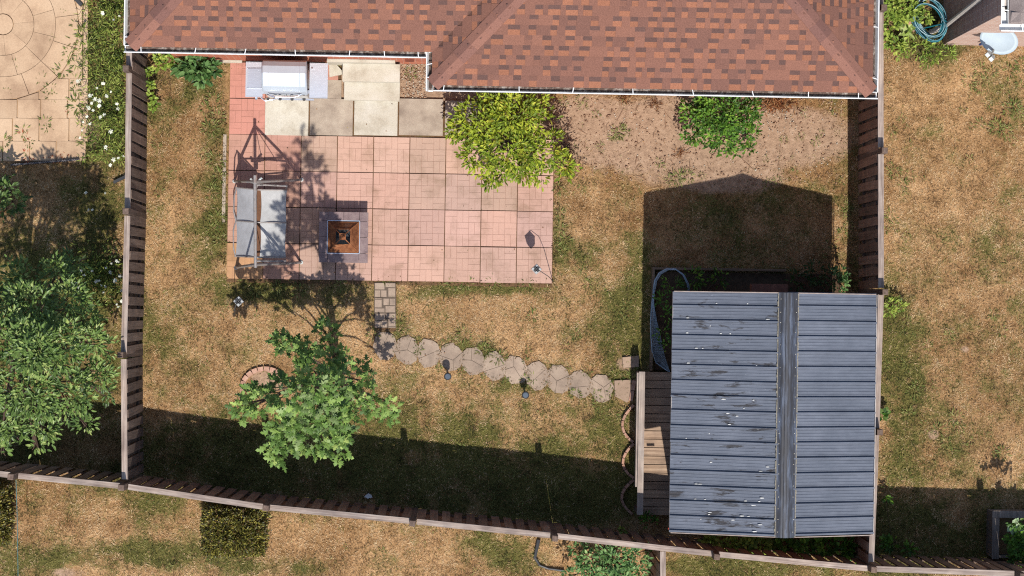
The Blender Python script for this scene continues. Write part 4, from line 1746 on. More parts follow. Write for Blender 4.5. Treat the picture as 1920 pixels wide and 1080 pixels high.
def shelf(x0, x1, nm, inner=None):
    m = MB()
    m.bb(x0, x1, gy0 + .01, gy1 - .01, SZ - .03, SZ)
    m.bb(x0, x1, gy0 - .005, gy0 + .008, SZ - .06, SZ + .004)
    m.bb(x0, x1, gy1 - .008, gy1 + .004, SZ - .04, SZ + .006)
    s = part(nm, m, M_STEEL, bbq)
    if inner:
        m = MB()
        a, b, c, d = inner
        m.bb(a, b, c, d, SZ + .003, SZ + .022)
        part('burner_cover', m, M_STEELD, s)
        m = MB()
        m.bb(a - .012, b + .012, d + .004, d + .016, SZ + .003, SZ + .012)
        m.bb(a - .012, b + .012, c - .016, c - .004, SZ + .003, SZ + .012)
        part('cover_frame', m, M_STEEL, s)


shelf(gx0, lx0 - .004, 'side_shelf', (gx0 + .035, lx0 - .02, at(470, 164, SZ).y, at(470, 129, SZ).y))
shelf(lx1 + .03, gx1, 'side_shelf')
# lid
yb, yf = at(530, 113, 1.05).y, at(530, 176, 1.0).y
pr = []
for (f, z) in [(0, .93), (0, 1.06), (.06, 1.14), (.2, 1.2), (.42, 1.215), (.62, 1.19), (.8, 1.12), (.93, 1.03), (1.0, .94)]:
    pr.append((yb + (yf - yb) * f, z))
m = MB()
n = len(pr)
xs = [lx0 - .004, lx0 + .02, lx0 + .10, lx0 + .115, lx1 - .115, lx1 - .10, lx1 - .02, lx1 + .004]
dzs = [-.012, 0.006, .006, 0, 0, .006, .006, -.012]
vs = []
for x, dz_ in zip(xs, dzs):
    for j, (y, z) in enumerate(pr):
        tp = 1 - .05 * (1 - j / (n - 1))
        vs.append(((lx0 + lx1) / 2 + (x - (lx0 + lx1) / 2) * tp, y, z + dz_ * (1 if 0 < j < n - 1 else 0)))
fs = []
for i in range(len(xs) - 1):
    for j in range(n - 1):
        fs.append((i * n + j, i * n + j + 1, (i + 1) * n + j + 1, (i + 1) * n + j))
fs.append(tuple(range(n - 1, -1, -1)))
fs.append(tuple((len(xs) - 1) * n + j for j in range(n)))
m.add(vs, fs)
lid = part('lid', m, M_LID, bbq)
m = MB()
hy_ = at(535, 180, 1.02).y
m.tube([(lx0 + .10, yf - .005, 1.0), (lx0 + .13, hy_ + .01, 1.02), (lx0 + .22, hy_ - .02, 1.03), (lx1 - .22, hy_ - .02, 1.03), (lx1 - .13, hy_ + .01, 1.02), (lx1 - .10, yf - .005, 1.0)], .014, 8)
part('handle', m, M_CHROME, lid)
m = MB()          # tiny two-line badge marks on the lid front
c = at(533, 155, 1.13)
for r_, (wds, off) in enumerate((([.012, .01, .013, .011, .009, .012, .01], 0), ([.008, .014, .01, .012], .012))):
    x = c.x - .055 + off
    for w in wds:
        z_ = 1.142 - r_ * .013
        m.box((x + w / 2, c.y - r_ * .022, z_ + .012), (w, .011, .008))
        x += w + .005
part('badge', m, M_BLACK, lid, 'stuff')
m = MB()
m.lathe([(.012, 0), (.014, .01), (.014, .014)], (lx1 + .07, at(600, 128, SZ).y, SZ + .001), 12)
part('igniter', m, M_CHROME, bbq)
m = MB()
m.tube([(at(488, 184, .8).x, gy0 + .01, .8), (at(497, 188, .75).x, gy0 - .05, .78), (at(512, 186, .75).x, gy0 - .03, .78), (at(520, 182, .8).x, gy0, .8)], .012, 8)
part('gas_hose', m, M_CHROME, bbq)
m = MB()
m.bb(at(520, 185, .8).x, at(588, 185, .8).x, gy0 - .03, gy0 - .002, .74, .77)
part('towel_bar', m, M_STEELD, bbq)

# ================================================================ GARDEN SWING FRAME WITH TWO SEAT SLINGS
M_TUBE = pm('swing_tube', lit(128, 120, 116), lit(168, 160, 154), lit(150, 120, 100), scale=14, vary=.06, rough=.5, metal=.2, spec=.5, bump=.1)
M_SLING = pm('grey_sling', lit(176, 175, 175), lit(204, 204, 205), scale=5, vary=.03, rough=.7, fine=.10, fscale=160, spec=.3, bump=.15)
M_SLINGL = pm('silver_sling', lit(172, 170, 166), lit(204, 202, 198), scale=5, vary=.03, rough=.55, fine=.06, fscale=160, spec=.4, bump=.15)
BZ = 1.52
sw = thing('garden_swing', at(500, 418), 'garden swing bench with grey sling seats and a bare tube frame without canopy', 'swing')
bt, bo = at(478, 329, BZ), at(479, 502, BZ)
m = MB()
m.tube([bt, bo], .026, 10)
part('top_beam', m, M_TUBE, sw)
for k, (px1, py1, px2, py2, tip) in enumerate([(440, 340, 566, 337, bt), (443, 502, 565, 492, bo)]):
    a, b = at(px1, py1), at(px2, py2)
    t_ = Vector(tip)
    ty = (a.y + b.y) / 2
    t2 = Vector((t_.x, t_.y - (.1 if k == 0 else -.05), BZ - .02))
    for e in (a, b):
        m = MB()
        foot = Vector((e.x, e.y, .03))
        mid = foot.lerp(t2, .5) + Vector(((e.x - t2.x) * .06, 0, .02))
        m.tube([foot, foot.lerp(mid, .5) + Vector(((e.x - t2.x) * .02, 0, 0)), mid, mid.lerp(t2, .6), t2], .023, 8)
        l = part('leg', m, M_TUBE, sw)
        m = MB()
        m.lathe([(.035, 0), (.035, .045), (.028, .055)], (e.x, e.y, 0), 10)
        part('foot_cap', m, M_LNB, l)
    m = MB()
    a2, b2 = a.lerp(t2, .42), b.lerp(t2, .42)
    m.tube([a2, b2], .014, 8)
    part('brace', m, M_TUBE, sw)
# seat frame: x of back, hinge and front
xb_, xh, xh2, xf = at(443, 418, .98).x, at(481, 418, .5).x, at(488, 418, .45).x, at(537, 418, .48).x
yt, ym, yb2 = at(490, 357, .48).y, at(490, 417, .48).y, at(490, 481, .48).y


def sling(x0, z0, x1, z1, ya, yb, sag, mat, name, bow):
    m = MB()
    N1, N2 = 8, 8
    vs = []
    for i in range(N1 + 1):
        for j in range(N2 + 1):
            u, v = i / N1, j / N2
            s_ = 4 * u * (1 - u)
            e_ = 4 * v * (1 - v)
            yy = ya + (yb - ya) * v
            yy += (bow if v < .5 else -bow) * (1 - abs(2 * v - 1) * 0) * 0
            vs.append((x0 + (x1 - x0) * u + bow * e_ * (1 if u > .5 else -1) * abs(2 * u - 1), yy, z0 + (z1 - z0) * u - sag * s_ - sag * .4 * e_))
    nn = len(vs)
    fs = [(i * (N2 + 1) + j, (i + 1) * (N2 + 1) + j, (i + 1) * (N2 + 1) + j + 1, i * (N2 + 1) + j + 1) for i in range(N1) for j in range(N2)]
    if (x1 - x0) * (yb - ya) < 0:
        fs = [tuple(reversed(f)) for f in fs]
    m.add(vs, fs)
    m.add([(x, y, z - .006) for x, y, z in vs], [tuple(reversed(f)) for f in fs])
    return part(name, m, mat, sw, smooth=True)


for (ya, yb) in ((yt, ym + .012), (ym - .012, yb2)):
    sling(xb_, .98, xh, .50, ya, yb, .03, M_SLING, 'backrest', -.012)
    sling(xh2, .46, xf, .50, ya, yb, .035, M_SLINGL, 'seat', -.015)
for y_ in (yt + .012, ym, yb2 - .012):
    m = MB()
    m.tube([(xb_ - .01, y_, 1.0), (xh - .03, y_, .53), (xh, y_, .46), (xh2 + .02, y_, .44), (xf - .03, y_, .49), (xf, y_, .505)], .013, 8)
    part('seat_frame', m, M_TUBE, sw)
m = MB()
m.tube([(xb_, yt + .02, .99), (xb_ - .035, yt - .12, 1.02), (xb_ - .04, ym + .15, 1.03), (xb_ - .005, ym, 1.0), (xb_ - .04, ym - .15, 1.03), (xb_ - .035, yb2 + .12, 1.02), (xb_, yb2 - .02, .99)], .012, 8)
part('back_rail', m, M_TUBE, sw)
m = MB()
m.bb(xh - .005, xh2 + .01, yb2 - .03, yt + .03, .41, .44)
part('hinge_slat', m, pm('rusty_slat', lit(100, 68, 48), lit(134, 92, 64), scale=20, vary=0), sw)
for (y_, s_) in ((yt + .05, 1), (yb2 - .05, -1)):
    m = MB()
    m.tube([(xh + .0, y_ + .01 * s_, .5), (xh + .02, y_ + .03 * s_, .66), (xh2 + .15, y_ + .03 * s_, .70), (xf + .02, y_ + .02 * s_, .68), (xf - .01, y_, .5)], .016, 8)
    part('armrest', m, M_TUBE, sw)
    m = MB()
    m.tube([(xh2 + .05, y_ + .02 * s_, .68), (bt.x + .01, y_ + .02 * s_, BZ - .05)], .006, 6)
    m.tube([(xh2 + .3, y_ + .02 * s_, .66), (bt.x + .01, y_ + .02 * s_, BZ - .05)], .006, 6)
    part('hanger_rod', m, M_TUBE, sw, 'stuff')
m = MB()
c = at(481, 341, .62)
m.bb(c.x - .1, c.x + .07, c.y - .02, c.y + .02, .58, .62)
m.tube([(c.x - .1, c.y + .05, .6), (c.x - .02, c.y - .05, .64), (c.x + .09, c.y + .07, .66)], .022, 8)
part('rocker_bracket', m, M_LNB, sw)

# ================================================================ FIRE PIT
M_SLATE = pm('slate_tile', lit(112, 92, 92), lit(140, 118, 116), lit(158, 138, 132), scale=9, ws=True, vary=.06, fine=.16, fscale=70, rough=.6, bump=.2)
M_RUST = pm('rusty_iron', lit(112, 64, 36), lit(156, 96, 58), lit(182, 124, 82), scale=16, vary=.06, fine=.2, fscale=90, rough=.85, bump=.4)
FPZ = .33
fa, fb = at(597, 492, FPZ), at(691, 398, FPZ)
fp = thing('fire_pit', ((fa.x + fb.x) / 2, (fa.y + fb.y) / 2, 0), 'square slate topped fire pit table with a rusty pyramid spark screen', 'fire pit')
ia, ib = at(614, 474, FPZ), at(674, 415, FPZ)
m = MB()
m.bb(fa.x + .05, fb.x - .05, fa.y + .05, fb.y - .05, .02, FPZ - .04)
part('base', m, M_BLACK, fp)


def tile(x0, x1, y0, y1):
    m = MB()
    g = .003
    m.prism([(x0 + g, y0 + g), (x1 - g, y0 + g), (x1 - g, y1 - g), (x0 + g, y1 - g)], FPZ - .035, FPZ - .001)
    part('tile', m, M_SLATE, fp)


wx, wy = ia.x - fa.x, ia.y - fa.y
xs_ = [ia.x, (ia.x + ib.x) / 2, ib.x]
ys_ = [ia.y, (ia.y + ib.y) / 2, ib.y]
for k in range(2):
    tile(xs_[k], xs_[k + 1], fa.y, ia.y); tile(xs_[k], xs_[k + 1], ib.y, fb.y)
    tile(fa.x, ia.x, ys_[k], ys_[k + 1]); tile(ib.x, fb.x, ys_[k], ys_[k + 1])
for (a, b) in ((fa.x, ia.x), (ib.x, fb.x)):
    for (c, d) in ((fa.y, ia.y), (ib.y, fb.y)):
        tile(a, b, c, d)
m = MB()
for (a, b, c, d) in ((ia.x - .006, ib.x + .006, ib.y, ib.y + .012), (ia.x - .006, ib.x + .006, ia.y - .012, ia.y), (ia.x - .012, ia.x, ia.y, ib.y), (ib.x, ib.x + .012, ia.y, ib.y)):
    m.bb(a, b, c, d, FPZ - .03, FPZ + .008)
part('rim', m, M_STEELD, fp)
m = MB()
cx_, cy_ = (ia.x + ib.x) / 2, (ia.y + ib.y) / 2
hw = (ib.x - ia.x) / 2
m.lathe([(.02, 0), (.2, .02), (.25, .1), (.26, .12), (.24, .1), (.19, .03), (.0, .02)], (cx_, cy_, FPZ - .16), 20)
m.bb(ia.x, ib.x, ia.y, ib.y, FPZ - .18, FPZ - .162)
part('bowl', m, pm('rust_black', lit(50, 34, 26), lit(84, 56, 40), scale=12, vary=0), fp)
for k in range(3):
    m = MB()
    a = k * 1.1 + .3
    m.tube([(cx_ - .12 * math.cos(a), cy_ - .12 * math.sin(a), FPZ - .1 + .02 * k), (cx_ + .12 * math.cos(a), cy_ + .12 * math.sin(a), FPZ - .09 + .02 * k)], .025, 8)
    part('log', m, M_BLACK, fp)
sc = link('spark_screen', None, (cx_, cy_, FPZ), fp)
TZ = FPZ + .24
h1 = hw - .012
h2 = .13
h0 = .05
m = MB()
lv = [(h1, FPZ + .004), (h2, FPZ + .15), (h0, TZ)]
cor = [(-1, -1), (1, -1), (1, 1), (-1, 1)]
for i in range(4):
    (a, b) = cor[i]
    m.tube([(cx_ + a * l, cy_ + b * l, z) for l, z in lv], .008, 6)
    (c, d) = cor[(i + 1) % 4]
    for l, z in lv[:2]:
        m.tube([(cx_ + a * l, cy_ + b * l, z), (cx_ + c * l, cy_ + d * l, z)], .008, 6)
part('screen_frame', m, M_RUST, sc)
m = MB()
for i in range(4):
    (a, b), (c, d) = cor[i], cor[(i + 1) % 4]
    N = 36
    for k in range(1, N):
        f = k / N
        e0 = (cx_ + (a + (c - a) * f) * h1, cy_ + (b + (d - b) * f) * h1, lv[0][1])
        e1 = (cx_ + (a + (c - a) * f) * h2, cy_ + (b + (d - b) * f) * h2, lv[1][1])
        m.tube([e0, e1], .0038, 3, caps=False)
    for k in range(1, 12):
        f = k / 12
        l = h1 + (h2 - h1) * f
        z = lv[0][1] + (lv[1][1] - lv[0][1]) * f
        m.tube([(cx_ + a * l, cy_ + b * l, z), (cx_ + c * l, cy_ + d * l, z)], .0034, 3, caps=False)
part('mesh_side', m, M_RUST, sc, 'stuff')
m = MB()
m.prism([(cx_ + a * .055, cy_ + b * .055) for a, b in cor], TZ - .005, TZ + .012)
m.tube([(cx_ - .03, cy_, TZ + .01), (cx_ - .025, cy_ + .01, TZ + .05), (cx_ + .025, cy_ + .01, TZ + .05), (cx_ + .03, cy_, TZ + .01)], .007, 6)
part('screen_cap', m, M_RUST, sc)
m = MB()
for k, (s_, t_) in enumerate([(0, 1)]):     # decorative flame scrolls on each face
    for q_ in (-1, 1):
        pts = []
        for i in range(7):
            a = i / 6
            l = h1 - .02 + (h2 - h1 + .0) * a
            z = lv[0][1] + (lv[1][1] - lv[0][1]) * a + .004
            w_ = q_ * (.03 + .07 * math.sin(a * PI))
            pts.append((cx_ + (s_ * l + (w_ if s_ == 0 else 0)), cy_ + (t_ * l + (w_ if t_ == 0 else 0)), z))
        m.tube(pts, .005, 5)
part('scroll', m, M_RUST, sc, 'stuff')

# ================================================================ PATH LIGHTS
M_LAMP = pm('black_lamp', lit(44, 46, 48), lit(60, 62, 66), vary=.05, rough=.45, bump=0)
M_CELL = pm('lamp_top', lit(84, 94, 106), lit(104, 114, 124), vary=.05, rough=.3, bump=0)


def path_light(px, py, label):
    z = .36
    p = at(px, py, z)
    g = Vector((p.x, p.y, 0))
    t_ = thing('path_light', g, label, 'garden light', 'black solar path lights')
    m = MB(); m.tube([g + Vector((0, 0, -.02)), g + Vector((0, 0, .2))], .016, 8); part('stake', m, M_LAMP, t_)
    m = MB(); m.lathe([(.018, 0), (.05, .01), (.056, .03), (.056, .09), (.063, .095), (.063, .125), (.055, .135)], (g.x, g.y, .2), 18); part('lamp_head', m, M_LAMP, t_)
    m = MB(); m.lathe([(.046, 0), (.044, .006)], (g.x, g.y, .336), 18); part('solar_cell', m, M_CELL, t_)


path_light(839.5, 706, 'black solar light in the grass beside the fourth stone of the path')
path_light(985.5, 741, 'black solar light in the grass nearer the shed, below the path')
M_WLAMP = pm('silver_lantern', lit(176, 178, 176), lit(200, 200, 196), vary=0, rough=.4, bump=0)


def hook_lantern(base, top, label):
    zt_ = .86
    b, t0 = at(*base), at(top[0], top[1], zt_)
    h = thing('lantern', (b.x, b.y, 0), label, 'garden lantern', 'solar lanterns on hooks')
    m = MB()
    m.tube([(b.x, b.y, -.02), (b.x + (t0.x - b.x) * .25, b.y + (t0.y - b.y) * .25, .75), (b.x + (t0.x - b.x) * .45, b.y + (t0.y - b.y) * .45, .99), (t0.x - (t0.x - b.x) * .15, t0.y - (t0.y - b.y) * .15, 1.02), (t0.x, t0.y, .97), (t0.x, t0.y, .9)], .006, 6)
    part('hook', m, M_BLACK, h)
    m = MB()
    a = PI / 4
    f = lambda r: [(t0.x + r * math.cos(a + .75 + k * PI / 2), t0.y + r * math.sin(a + .75 + k * PI / 2)) for k in range(4)]
    m.prism(f(.092), zt_ - .02, zt_, inset=.12)
    part('roof', m, M_WLAMP, h)
    m = MB()
    for k in range(4):
        r_ = .04
        ax = a + .75 + k * PI / 2 + PI / 4
        m.box((t0.x + .03 * math.cos(ax), t0.y + .03 * math.sin(ax), zt_ + .004), (.046, .046, .004), a + .75 + PI / 4)
    part('solar_cell', m, M_BLACK, h)
    m = MB()
    m.prism(f(.07), zt_ - .2, zt_ - .024, inset=-.2)
    m.prism(f(.05), zt_ - .25, zt_ - .203, inset=-.3)
    part('lantern_body', m, M_LAMP, h)


hook_lantern((1037, 528), (1006, 504.5), 'silver topped solar lantern on a thin hook over the patio corner')
hook_lantern((446, 596), (447, 565), 'silver topped solar lantern on a thin hook over the dry grass')

# ================================================================ BRICK EDGINGS
M_TERRA = pm('terracotta', lit(160, 116, 94), lit(190, 146, 122), lit(204, 168, 146), scale=14, vary=.14, fine=.12, fscale=90, bump=.3)
M_PINKB = pm('faded_brick', lit(166, 120, 98), lit(196, 152, 128), lit(210, 172, 150), scale=14, vary=.12, fine=.14, fscale=90, bump=.3)


def arc_bricks(parent, pts, n, w, h, mat, z=0.0, name='brick'):
    pts = [Vector(p) for p in pts]
    seg = [(pts[i + 1] - pts[i]).length for i in range(len(pts) - 1)]
    tot = sum(seg)

    def pos(s):
        for i, l in enumerate(seg):
            if s <= l or i == len(seg) - 1:
                return pts[i].lerp(pts[i + 1], s / l)
            s -= l
    for k in range(n):
        a, b = pos(tot * k / n), pos(tot * (k + 1) / n - .006)
        m = MB()
        d = b - a
        m.box((0, 0, 0), (d.length, w, h), 0, top=(d.length - .006, w - .008))
        c = (a + b) / 2
        place(name, m.mesh(name, [mat]), (c.x, c.y, z + h / 2 - .01 + rnd.uniform(-.004, .004)), parent, (rnd.uniform(-.03, .03), rnd.uniform(-.03, .03), math.atan2(d.y, d.x)))


ed = thing('brick_edging', at(1182, 830), 'scalloped terracotta edging curving along the low deck rail', 'garden edging')
for (a, m_, b) in (((1188, 759), (1166, 796), (1187, 829)), ((1188, 831), (1167, 866), (1188, 896)), ((1188, 899), (1165, 932), (1186, 964))):
    A, M_, B = at(*a), at(*m_), at(*b)
    ctrl = M_ * 2 - (A + B) / 2
    pts = [A * (1 - t_) ** 2 + ctrl * 2 * t_ * (1 - t_) + B * t_ * t_ for t_ in [i / 12 for i in range(13)]]
    arc_bricks(ed, pts, 7, .048, .09, M_TERRA)
arc_bricks(ed, [at(1189, 713), at(1182, 752)], 2, .07, .07, M_PINKB)
rg = thing('brick_ring', at(496, 715), 'half ring of faded bricks around a bare patch beside the maple', 'garden edging')
pts = [at(497 + 43 * math.cos(a), 727 - 36 * math.sin(a)) for a in [PI * (1.08 - 1.02 * i / 16) for i in range(17)]]
arc_bricks(rg, pts, 11, .085, .06, M_PINKB)

# ================================================================ RAISED BED, NET, PLANTER
M_BEDW = wood('bed_board', lit(96, 80, 64), lit(130, 110, 90), lit(150, 130, 108), .08, 'x')
bed = thing('raised_bed', at(1340, 510), 'low timber edged planting bed in the shade of the shed', 'raised bed')
m = MB(); a, b = at(1228, 503, .2), at(1474, 503, .2); m.bb(a.x, b.x, a.y - .02, a.y + .02, 0, .2); part('bed_board', m, M_BEDW, bed)
m = MB(); a, b = at(1226, 503, .2), at(1221, 695, .2); m.bar((a.x, a.y + .02, .1), (b.x, b.y, .1), .04, .2); part('bed_board', m, M_BEDW, bed)
m = MB(); a, b = at(1229, 506, .1), at(1590, 560, .1); m.bb(a.x + .02, rxr - .1, ryn - .3, a.y - .03, -.02, .06); m.bb(a.x + .02, x0 - .03, at(1230, 694, .1).y, ryn - .302, -.02, .06)
part('soil', m, pm('dark_soil', lit(70, 52, 36), lit(104, 80, 58), scale=12, ws=True, vary=0, fine=.3), bed)

M_NET = pm('net_thread', lit(150, 170, 184), lit(176, 194, 206), vary=0, rough=.6, bump=0)
nt_ = thing('garden_net', at(1240, 610), 'pale blue garden netting draped over a bent hoop beside the shed', 'netting')
hoop = [at(1291, 552, .15), at(1289, 532, .35), at(1281, 515, .5), at(1266, 504, .58), at(1250, 504, .58), at(1236, 512, .5), at(1228, 526, .4), at(1225, 545, .25)]
m = MB()
m.tube(hoop, .014, 8)
part('hoop', m, M_NET, nt_)
left = [at(1225, 545, .25), at(1222, 570, .3), at(1220, 600, .35), at(1220.5, 630, .3), at(1223, 660, .2), at(1230, 680, .12), at(1254, 697, .2)]
right = [at(1227, 545, .5), at(1226, 570, .42), at(1231, 600, .38), at(1238, 630, .34), at(1244, 660, .3), at(1250, 680, .22), at(1256, 697, .22)]
m = MB()
m.tube(left, .009, 6)
part('net_edge', m, M_NET, nt_)


def net(rail_a, rail_b, nu, nv, sag, r_=.0022):
    m = MB()
    A = [rail_a[min(int(i), len(rail_a) - 2)].lerp(rail_a[min(int(i), len(rail_a) - 2) + 1], i - min(int(i), len(rail_a) - 2)) for i in np.linspace(0, len(rail_a) - 1, nu)]
    B = [rail_b[min(int(i), len(rail_b) - 2)].lerp(rail_b[min(int(i), len(rail_b) - 2) + 1], i - min(int(i), len(rail_b) - 2)) for i in np.linspace(0, len(rail_b) - 1, nu)]
    G = [[A[i].lerp(B[i], j / (nv - 1)) + Vector((0, 0, -sag * 4 * (j / (nv - 1)) * (1 - j / (nv - 1)) + .01 * math.sin(i * .9 + j))) for j in range(nv)] for i in range(nu)]
    for i in range(nu):
        m.tube(G[i], r_, 3, caps=False)
    for j in range(nv):
        m.tube([G[i][j] for i in range(nu)], r_, 3, caps=False)
    return m


part('net_sheet', net(left, right, 60, 12, .05), M_NET, nt_, 'stuff')
hoop2 = [p + Vector((.015, -.02, .14)) for p in hoop]
part('net_sheet', net(hoop, hoop2, 50, 7, .01), M_NET, nt_, 'stuff')

pl = thing('planter_box', at(1895, 1010), 'weathered timber planter box full of leafy greens in the corner', 'planter')
PZ_ = .45
M_PLW = wood('planter_board', lit(100, 90, 82), lit(140, 128, 118), lit(164, 152, 142), .1, 'y')
a, b = at(1862, 1046, PZ_), at(1960, 961, PZ_)
for (x0_, x1_, y0_, y1_) in ((a.x, a.x + .04, a.y, b.y), (a.x + .043, b.x, b.y - .04, b.y), (a.x + .043, b.x, a.y, a.y + .04), (b.x + .003, b.x + .043, a.y, b.y)):
    m = MB(); m.bb(x0_, x1_, y0_, y1_, 0, PZ_ - .03); part('board', m, M_PLW, pl)
for (x0_, x1_, y0_, y1_) in ((a.x - .02, a.x + .1, a.y - .02, b.y - .105), (a.x - .02, b.x + .06, b.y - .1, b.y + .02)):
    m = MB(); m.bb(x0_, x1_, y0_, y1_, PZ_ - .027, PZ_); part('top_rail', m, M_PLW, pl)
m = MB(); m.bb(a.x + .05, b.x - .01, a.y + .05, b.y - .05, .0, PZ_ - .12); part('soil', m, M_DIRT, pl)

# ================================================================ HOSE COIL ON A STAND
M_HOSE = pm('teal_hose', lit(14, 84, 98), lit(30, 122, 136), scale=3, vary=0, rough=.35, spec=.5, bump=0)
hc = at(1741, 35, .5)
m = MB()
pts = []
N = 9 * 30
for i in range(N):
    t_ = 2 * PI * i / 30
    k = i // 30
    w_ = 1 + .10 * math.sin(k * 2.1) + .05 * math.sin(t_ * 2 + k)
    pts.append((hc.x + .02 + (.245 + .03 * math.sin(k * 1.7)) * w_ * math.cos(t_ + .4) + .035 * math.sin(k * 3), hc.y + (.32 + .03 * math.cos(k * 1.3)) * w_ * math.sin(t_) + .03 * math.cos(k * 2), .42 + .02 * k + .1 * math.sin(t_ + .5)))
pts += [tuple(at(1722, 55, .3)), tuple(at(1718, 62, .1)), tuple(at(1735, 68, .04)), tuple(at(1755, 60, .04)), tuple(at(1768, 46, .05))]
m.tube(pts, .011, 7)
tag(part('garden_hose', m, M_HOSE), 'coiled teal garden hose hanging among green leaves by the pink brick house', 'hose')
m = MB()
p = at(1706, 44, .05)
m.prism([(p.x - .14, p.y - .1), (p.x + .1, p.y - .14), (p.x + .2, p.y + .02), (p.x - .08, p.y + .12)], 0, .05, inset=.03)
tag(part('flat_stone', m, M_PINKB), 'pinkish flat stone between weeds near the teal hose coil', 'stone')

# ================================================================ SMALL LEFTOVERS
m = MB()
p, q = at(22, 309, .0), at(150, 299, .0)
N = 40
d = (q - p)
nrm_ = Vector((-d.y, d.x, 0)).normalized()
vs = []
for i in range(N * 2 + 1):
    c = p + d * (i / (N * 2)) + nrm_ * (.012 if i % 2 else -.012)
    vs += [(c.x, c.y, -.05), (c.x, c.y, .1), (c.x - nrm_.x * .012, c.y - nrm_.y * .012, .1), (c.x - nrm_.x * .012, c.y - nrm_.y * .012, -.05)]
fs = []
for i in range(N * 2):
    a_ = i * 4
    fs += [(a_, a_ + 4, a_ + 5, a_ + 1), (a_ + 1, a_ + 5, a_ + 6, a_ + 2), (a_ + 2, a_ + 6, a_ + 7, a_ + 3)]
m.add(vs, fs)
tag(part('corrugated_edging', m, pm('grey_edging', lit(110, 104, 104), lit(140, 136, 138), vary=0, rough=.5)), 'dark corrugated metal edging along the end of the buff stone patio', 'garden edging')
m = MB(); a, b = at(138, -6, .05), at(153, 10, .05)
m.bar(a, b, .06, .05)
tag(part('dark_pipe', m, M_BLACK), 'short black pipe lying on the buff stone patio at the top edge', 'pipe')
m = MB(); a, b = at(213, 342, .05), at(236, 331, .05)
m.bar(a, b, .05, .04)
tag(part('dark_pipe', m, M_BLACK), 'short black bar in the grass against the grey brown fence', 'pipe')
m = MB()
p = at(690, 930, .0)
m.prism([(p.x - .07, p.y - .02), (p.x - .01, p.y - .05), (p.x + .08, p.y - .03), (p.x + .06, p.y + .02), (p.x + .01, p.y + .05), (p.x - .04, p.y + .02)], .02, .05, inset=.3)
tag(part('paper_scrap', m, M_WHITE), 'crumpled white scrap lying in the shaded grass by the fence', 'litter')
m = MB()
m.tube([at(1010, 1012, .02), at(1006, 1030, .03), at(1003, 1045, .02), at(1012, 1060, .03), at(1028, 1066, .02), at(1058, 1070, .04)], [.035, .03, .03, .02, .02, .02], 7)
tag(part('black_edging', m, M_BLACK), 'curl of black plastic edging below the slanting fence', 'garden edging')
m = MB()
m.tube([at(30, 900, 1.5), at(32, 960, 1.4), at(34, 1085, 1.3)], .006, 5)
tag(part('wire', m, pm('teal_wire', lit(60, 110, 110), lit(90, 130, 130), vary=0, bump=0)), 'thin teal wire running down from the fence past the corner shrub', 'wire')
M_TWIG = pm('dry_twig', lit(110, 76, 56), lit(164, 122, 92), lit(206, 172, 140), scale=4, ws=True, vary=.2, bump=0)
m = MB()
for k in range(90):
    px, py = rnd.uniform(1040, 1590), rnd.uniform(186, 345)
    if rnd.random() < .3:
        px, py = rnd.gauss(1130, 60), rnd.gauss(250, 40)
    p = at(px, py, .01)
    a = rnd.uniform(0, 2 * PI)
    L = rnd.uniform(.05, .3) * rnd.random() + .04
    b = p + Vector((math.cos(a), math.sin(a), 0)) * L
    mid = (p + b) / 2 + Vector((rnd.uniform(-.03, .03), rnd.uniform(-.03, .03), .01))
    m.tube([p, mid, b], [.0025, .004, .002], 4, caps=False)
o = part('twig_litter', m, M_TWIG, None, 'stuff')
m = MB()
for k in range(420):
    r_ = rnd.random()
    if r_ < .35:
        px, py = rnd.uniform(752, 800), rnd.uniform(116, 186)
    elif r_ < .8:
        px, py = rnd.uniform(1040, 1580), rnd.uniform(186, 340)
    else:
        px, py = rnd.gauss(1455, 30), rnd.gauss(220, 20)
    p = at(px, py)
    s_ = rnd.uniform(.005, .013)
    m.lathe([(s_, 0), (s_ * .8, s_ * .7), (.001, s_)], (p.x, p.y, 0), 5)
part('pebbles', m, M_CONC, None, 'stuff')
m = MB()
for k in range(1100):
    if rnd.random() < .8:
        px, py = rnd.uniform(1035, 1585), rnd.uniform(184, 345)
    else:
        px, py = rnd.uniform(752, 800), rnd.uniform(116, 186)
    p = at(px, py)
    s_ = rnd.uniform(.008, .024) * rnd.uniform(.5, 1.2)
    a_ = rnd.uniform(0, 3)
    m.box((p.x, p.y, s_ * .3), (s_ * 1.7, s_ * 1.2, s_), a_, top=(s_ * .8, s_ * .6))
part('soil_clods', m, pm('soil_clod', lit(150, 116, 90), lit(196, 158, 128), scale=9, ws=True, vary=0, fine=.2), None, 'stuff')
# ================================================================ PLANTS
M_LEAF = leaf_mat('leaf_matt', .55, .28, .25)
M_LEAFG = leaf_mat('leaf_glossy', .48, .22, .32)
M_BARK = wood('bark', lit(70, 54, 44), lit(104, 84, 70), lit(130, 110, 94), .1)


def stems(base, lb, r0, name, parent, jit=.06):
    m = MB()
    b = Vector(base)
    for c, r in lb:
        c = Vector(c)
        p1 = b + Vector((rnd.uniform(-jit, jit), rnd.uniform(-jit, jit), -.03))
        mid = p1.lerp(c, .5) + Vector((rnd.uniform(-.08, .08), rnd.uniform(-.08, .08), .12 * c.z))
        m.tube([p1, p1.lerp(mid, .5) + Vector((0, 0, .06 * c.z)), mid, c], [r0, r0 * .8, r0 * .6, r0 * .3], 6)
        for k in range(3):
            u = unit(1)[0]
            e = c + Vector((u[0] * r[0], u[1] * r[1], abs(u[2]) * r[2])) * .85
            m.tube([mid.lerp(c, .6), c.lerp(e, .5) + Vector((0, 0, .03)), e], [r0 * .4, r0 * .28, r0 * .12], 5)
    return part(name, m, M_BARK, parent)


